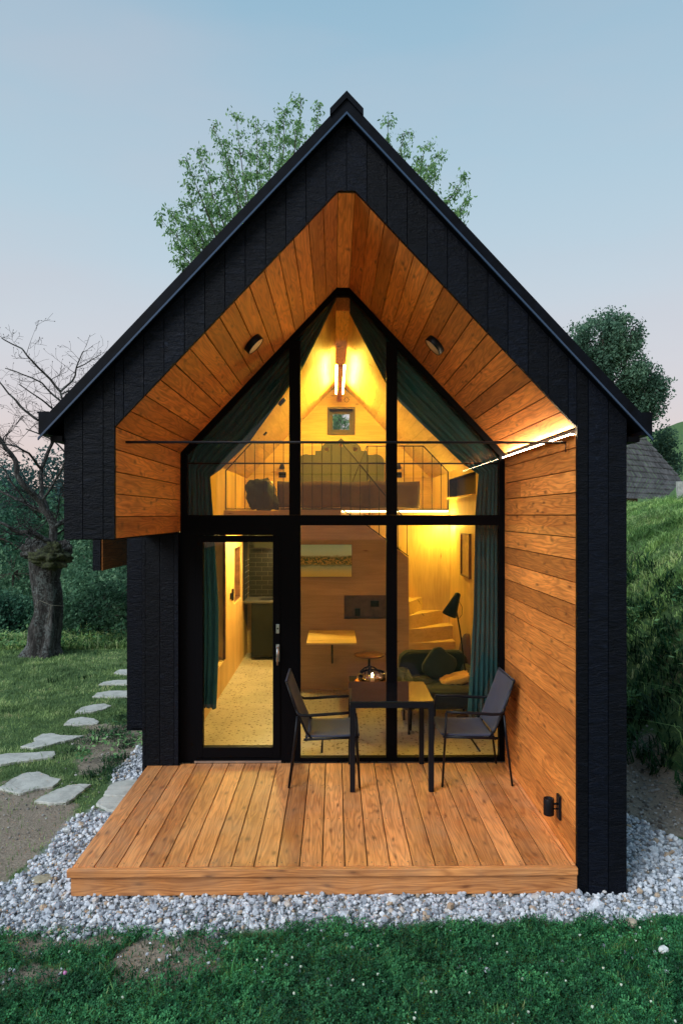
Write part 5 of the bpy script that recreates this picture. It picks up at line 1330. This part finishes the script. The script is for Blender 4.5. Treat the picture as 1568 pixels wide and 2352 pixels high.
# far woodland mass
n=15000; x=rng.uniform(-75,-2,n); y=rng.uniform(34,95,n); k=rng.random(n)<1; x=x[k];y=y[k]
zz=terrain(x,y)+3.2*fbm(x,y,.22,51,3)+rng.uniform(-1.5,.8,len(x)); V_=leaves(np.stack([x,y,zz],-1),.55,.5,7,.1,.6,1.5)
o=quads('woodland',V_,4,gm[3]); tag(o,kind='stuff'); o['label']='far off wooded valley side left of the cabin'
n=9000; x=rng.uniform(-32,-1.5,n); y=rng.uniform(12.2,30,n); zz=terrain(x,y)+rng.uniform(.0,1.3,n)*(.4+fbm(x,y,.5,53)); V_=leaves(np.stack([x,y,zz],-1),.15,.3,7,.1,.6,1.6)
o=quads('undergrowth',V_,4,gm[2]); tag(o,kind='stuff'); o['label']='dense dark undergrowth filling the slope under the trees'

# old bare tree with moss burl
def old_tree():
    ZO=12.2; t=thing('old_bare_tree','gnarled old tree with mossy burl and bare branches at the lawn edge','tree',W(108,1500,ZO))
    def wp(l,dz=0): return [W(a,b,ZO+d+dz) for a,b,d in l]
    sc=ZO/F
    tr=MB(); rr=random.Random(4)
    n=18
    # trunk as an irregular lathed sweep
    prof=[(98,1530,58),(100,1505,46),(103,1478,37),(110,1440,32),(114,1400,28),(110,1360,32),(102,1330,31),(101,1300,37),(104,1275,40),(107,1256,40),(110,1244,26),(112,1238,6)]
    vs=[]
    for i,(a,b,rw_) in enumerate(prof):
        c=W(a,b,ZO)
        for k in range(n*2):
            an=math.pi*k/n; nz=mnoise.noise(Vector((math.cos(an)*1.6,math.sin(an)*1.6,c.z*1.1)))*.42+mnoise.noise(Vector((math.cos(an)*4,math.sin(an)*4,c.z*2.2)))*.24+mnoise.noise(Vector((math.cos(an)*9,math.sin(an)*9,c.z*5)))*.12
            fl=(1+.35*max(0,math.sin(an*5+1)))if i<2 else 1
            r=rw_*sc*(1+nz)*fl; vs.append(c+Vector((math.cos(an)*r,math.sin(an)*r*.9,0)))
    fs=[(i*2*n+k,i*2*n+(k+1)%(2*n),(i+1)*2*n+(k+1)%(2*n),(i+1)*2*n+k) for i in range(len(prof)-1) for k in range(2*n)]
    tr.add(vs,fs,None,None,True)
    tr.build('trunk',M['bark_old'],t)
    # burls and stubs
    for (a,b,rx,rz,mt,nm) in ((118,1283,42,22,'moss','moss_burl'),(84,1262,30,24,'bark_old','burl'),(148,1262,16,22,'bark_old','burl'),(122,1262,20,16,'moss','moss_burl')):
        q=MB(); c=W(a,b,ZO-.25 if mt=='moss' else ZO)
        def fn(u,v):
            th=(v-.5)*math.pi; ph=u*2*math.pi; d=Vector((math.cos(th)*math.cos(ph),math.cos(th)*math.sin(ph),math.sin(th))); r=1+.45*mnoise.noise(d*2.2+Vector((a,0,0)))+.30*mnoise.noise(d*5)+.14*mnoise.noise(d*13)
            return c+Vector((d.x*rx*sc*r,d.y*rx*sc*.7*r,d.z*rz*sc*r))
        q.grid(fn,48,30); q.build(nm,M[mt],t)
    limbs=[([(122,1262,0),(124,1235,0),(122,1210,0),(98,1150,-.1),(56,1117,-.3),(39,1088,-.3),(36,1055,-.2),(14,1030,-.1),(-4,1000,0)],10),
           ([(122,1215,0),(128,1207,0),(151,1198,.1),(185,1185,.3),(230,1150,.5),(262,1100,.6)],7),
           ([(118,1248,0),(108,1240,-.2),(84,1226,-.3),(60,1222,-.4),(42,1220,-.4),(18,1208,-.5),(-10,1198,-.5)],7),
           ([(120,1200,0),(104,1178,.2),(80,1165,.3),(56,1153,.4),(24,1138,.5),(-8,1124,.6)],6),
           ([(112,1180,0),(104,1150,.1),(95,1133,.2),(93,1100,.3),(96,1077,.4),(120,1020,.5),(140,960,.5),(145,920,.5),(141,898,.5)],6),
           ([(141,898,.5),(118,870,.5),(90,845,.4),(62,815,.3),(52,800,.3),(30,790,.3),(6,775,.3)],3.2),
           ([(141,898,.5),(162,878,.6),(172,862,.6),(178,840,.6),(186,815,.6),(190,808,.6)],2.8),
           ([(145,925,.5),(120,900,.4),(100,880,.4),(70,868,.3),(40,855,.2),(12,846,.1)],2.6),
           ([(120,1020,.5),(115,977,.3),(84,963,.2),(42,926,.2),(20,905,.2),(-4,872,.2)],4),
           ([(96,1080,.4),(70,1040,.0),(40,1025,-.2),(10,1022,-.3),(-12,1015,-.3)],3.5),
           ([(140,960,.5),(120,935,.3),(90,915,.1),(60,890,0),(45,882,0)],2.6),
           ([(151,1198,.1),(160,1150,.2),(172,1110,.3),(160,1070,.3),(150,1040,.3),(120,1010,.2),(60,985,.1)],3.4),
           ([(98,1150,-.1),(120,1120,-.2),(140,1085,-.3),(150,1060,-.4),(180,1030,-.4),(215,1020,-.4)],3.2),
           ([(56,1153,.4),(30,1110,.3),(12,1080,.3),(-6,1060,.3)],3),
           ([(143,905,.5),(165,895,.5),(185,890,.5),(205,880,.5),(228,850,.5)],2.0),
           ([(178,845,.6),(195,838,.6),(215,825,.6),(232,815,.6)],1.6)]
    L_=MB(); T_=MB()
    def twig(p,d,ln,r,lvl):
        P_=[p]; dd=d.normalized(); k=5
        for i in range(k):
            dd=(dd+Vector((rr.gauss(0,.20),rr.gauss(0,.2),rr.gauss(.03,.20)))).normalized(); P_.append(P_[-1]+dd*ln/k)
        T_.tube(P_,[max(.0022,r*(1-i/(k+.6))) for i in range(k+1)],4,caps=False)
        if lvl:
            for i in range(1,k+1):
                if rr.random()<.75:
                    s=Vector((rr.gauss(0,1),rr.gauss(0,.6),rr.gauss(0,1))).normalized(); twig(P_[i],(dd*.9+s*.8),ln*rr.uniform(.35,.6),r*.55,lvl-1)
        elif rr.random()<.5:
            c=P_[-1]; T_.tube([c,c+dd*.02],[.008,.004],4,caps=False)
    for pts,r0 in limbs:
        P_=wp(pts); S=resample(P_,len(P_)*5)
        # wobble
        S=[p+Vector((mnoise.noise(p*3),0,mnoise.noise(p*3+Vector((5,5,5)))))*.035 for p in S]
        n_=len(S); L_.tube(S,[max(.006,r0*sc*(1-.62*i/n_)) for i in range(n_)],7)
        for i in range(4,n_-1):
            if rr.random()<.27:
                d=(S[i+1]-S[i-1]).normalized(); s=Vector((rr.gauss(0,1),rr.gauss(0,.6),rr.gauss(.15,1))).normalized()
                twig(S[i],d*.8+s*.9,rr.uniform(.25,.75),.35*max(.012,r0*sc*(1-.6*i/n_)),2 if r0>3 else 1)
    L_.build('limb',M['bark_old'],t); T_.build('twigs',M['twig'],t)
    q=MB(); q.tube([W(150,1392,ZO-.52),W(118,1390,ZO-.62),W(92,1379,ZO-.6),W(78,1396,ZO-.55)],.004,5); q.tube([W(118,1390,ZO-.62),W(108,1440,ZO-.62)],.003,5); q.build('rope',plain('old_twine',(.16,.15,.11),.9),t)
old_tree()

# ------------------------------------------------------------------ barn with shingled roof, post
bn=thing('shingled_barn','weathered grey shingle roof of a low barn beyond the grassy bank','barn',W(1480,1150,21))
def shingle():
    m,t,b,o=newmat('weathered_shingles'); c=objco(t); r=attr(t,'rnd','Fac'); n=noise(t,mapping(t,c,(14,3,3)),1,4,.7)
    k=ramp(t,n,[(.3,(.032,.030,.031)),(.7,(.10,.096,.097))]); k=mix(t,1.0,k,ramp(t,r,[(0,(.75,.75,.75)),(1,(1.25,1.25,1.25))]),'MULTIPLY'); t.links.new(k,b.inputs['Base Color']); b.inputs['Roughness'].default_value=.9; return m
sh=shingle(); q=MB()
BL=Vector((6.2,16.0,2.86)); BR=W(1526,1147,20.4); TR_=W(1440,960,23.2); TL=Vector((6.2,19.0,6.2)); BRR=W(1566,1104,21.6)
rows=15
def edgeR(v): 
    return BR.lerp(BRR,v/.28) if v<.28 else BRR.lerp(TR_,(v-.28)/.72)
for i in range(rows):
    v0=i/rows; v1=(i+1.25)/rows; a=BL.lerp(TL,v0); b=edgeR(v0); c=BL.lerp(TL,min(1,v1)); d=edgeR(min(1,v1)); nseg=40
    up=Vector((0,-.6,.8))*.05
    for k in range(nseg):
        s0=k/nseg; s1=(k+1)/nseg-.002; j=random.uniform(-.012,.012)
        p0=a.lerp(b,s0)+up+Vector((0,0,j)); p1=a.lerp(b,s1)+up+Vector((0,0,j)); p2=c.lerp(d,s1); p3=c.lerp(d,s0); dn=Vector((0,-.012,-.03))
        q.add([p0,p1,p2,p3,p0+dn*1.2,p1+dn*1.2],[(0,1,2,3),(4,5,1,0)],None,random.random())
q.build('roof',sh,bn)
q=MB(); q.box(6.4,BR.x-.5,16.7,19.5,1.4,3.0); q.build('wall',M['walnut'],bn)
q=MB(); a=W(1563,1150,16.5); q.box(a.x-.06,a.x+.09,a.y,a.y+.14,a.z-.6,a.z+.47,'z'); tag(q.build('fence_post',plain('pale_weathered_post',(.36,.36,.33),.9,nscale=12,bumps=.5),None,bevel=.01),'pale weathered post at the right picture edge beside the shingled roof','post')
# pasture tufts on the distant hill are part of the ground sheet
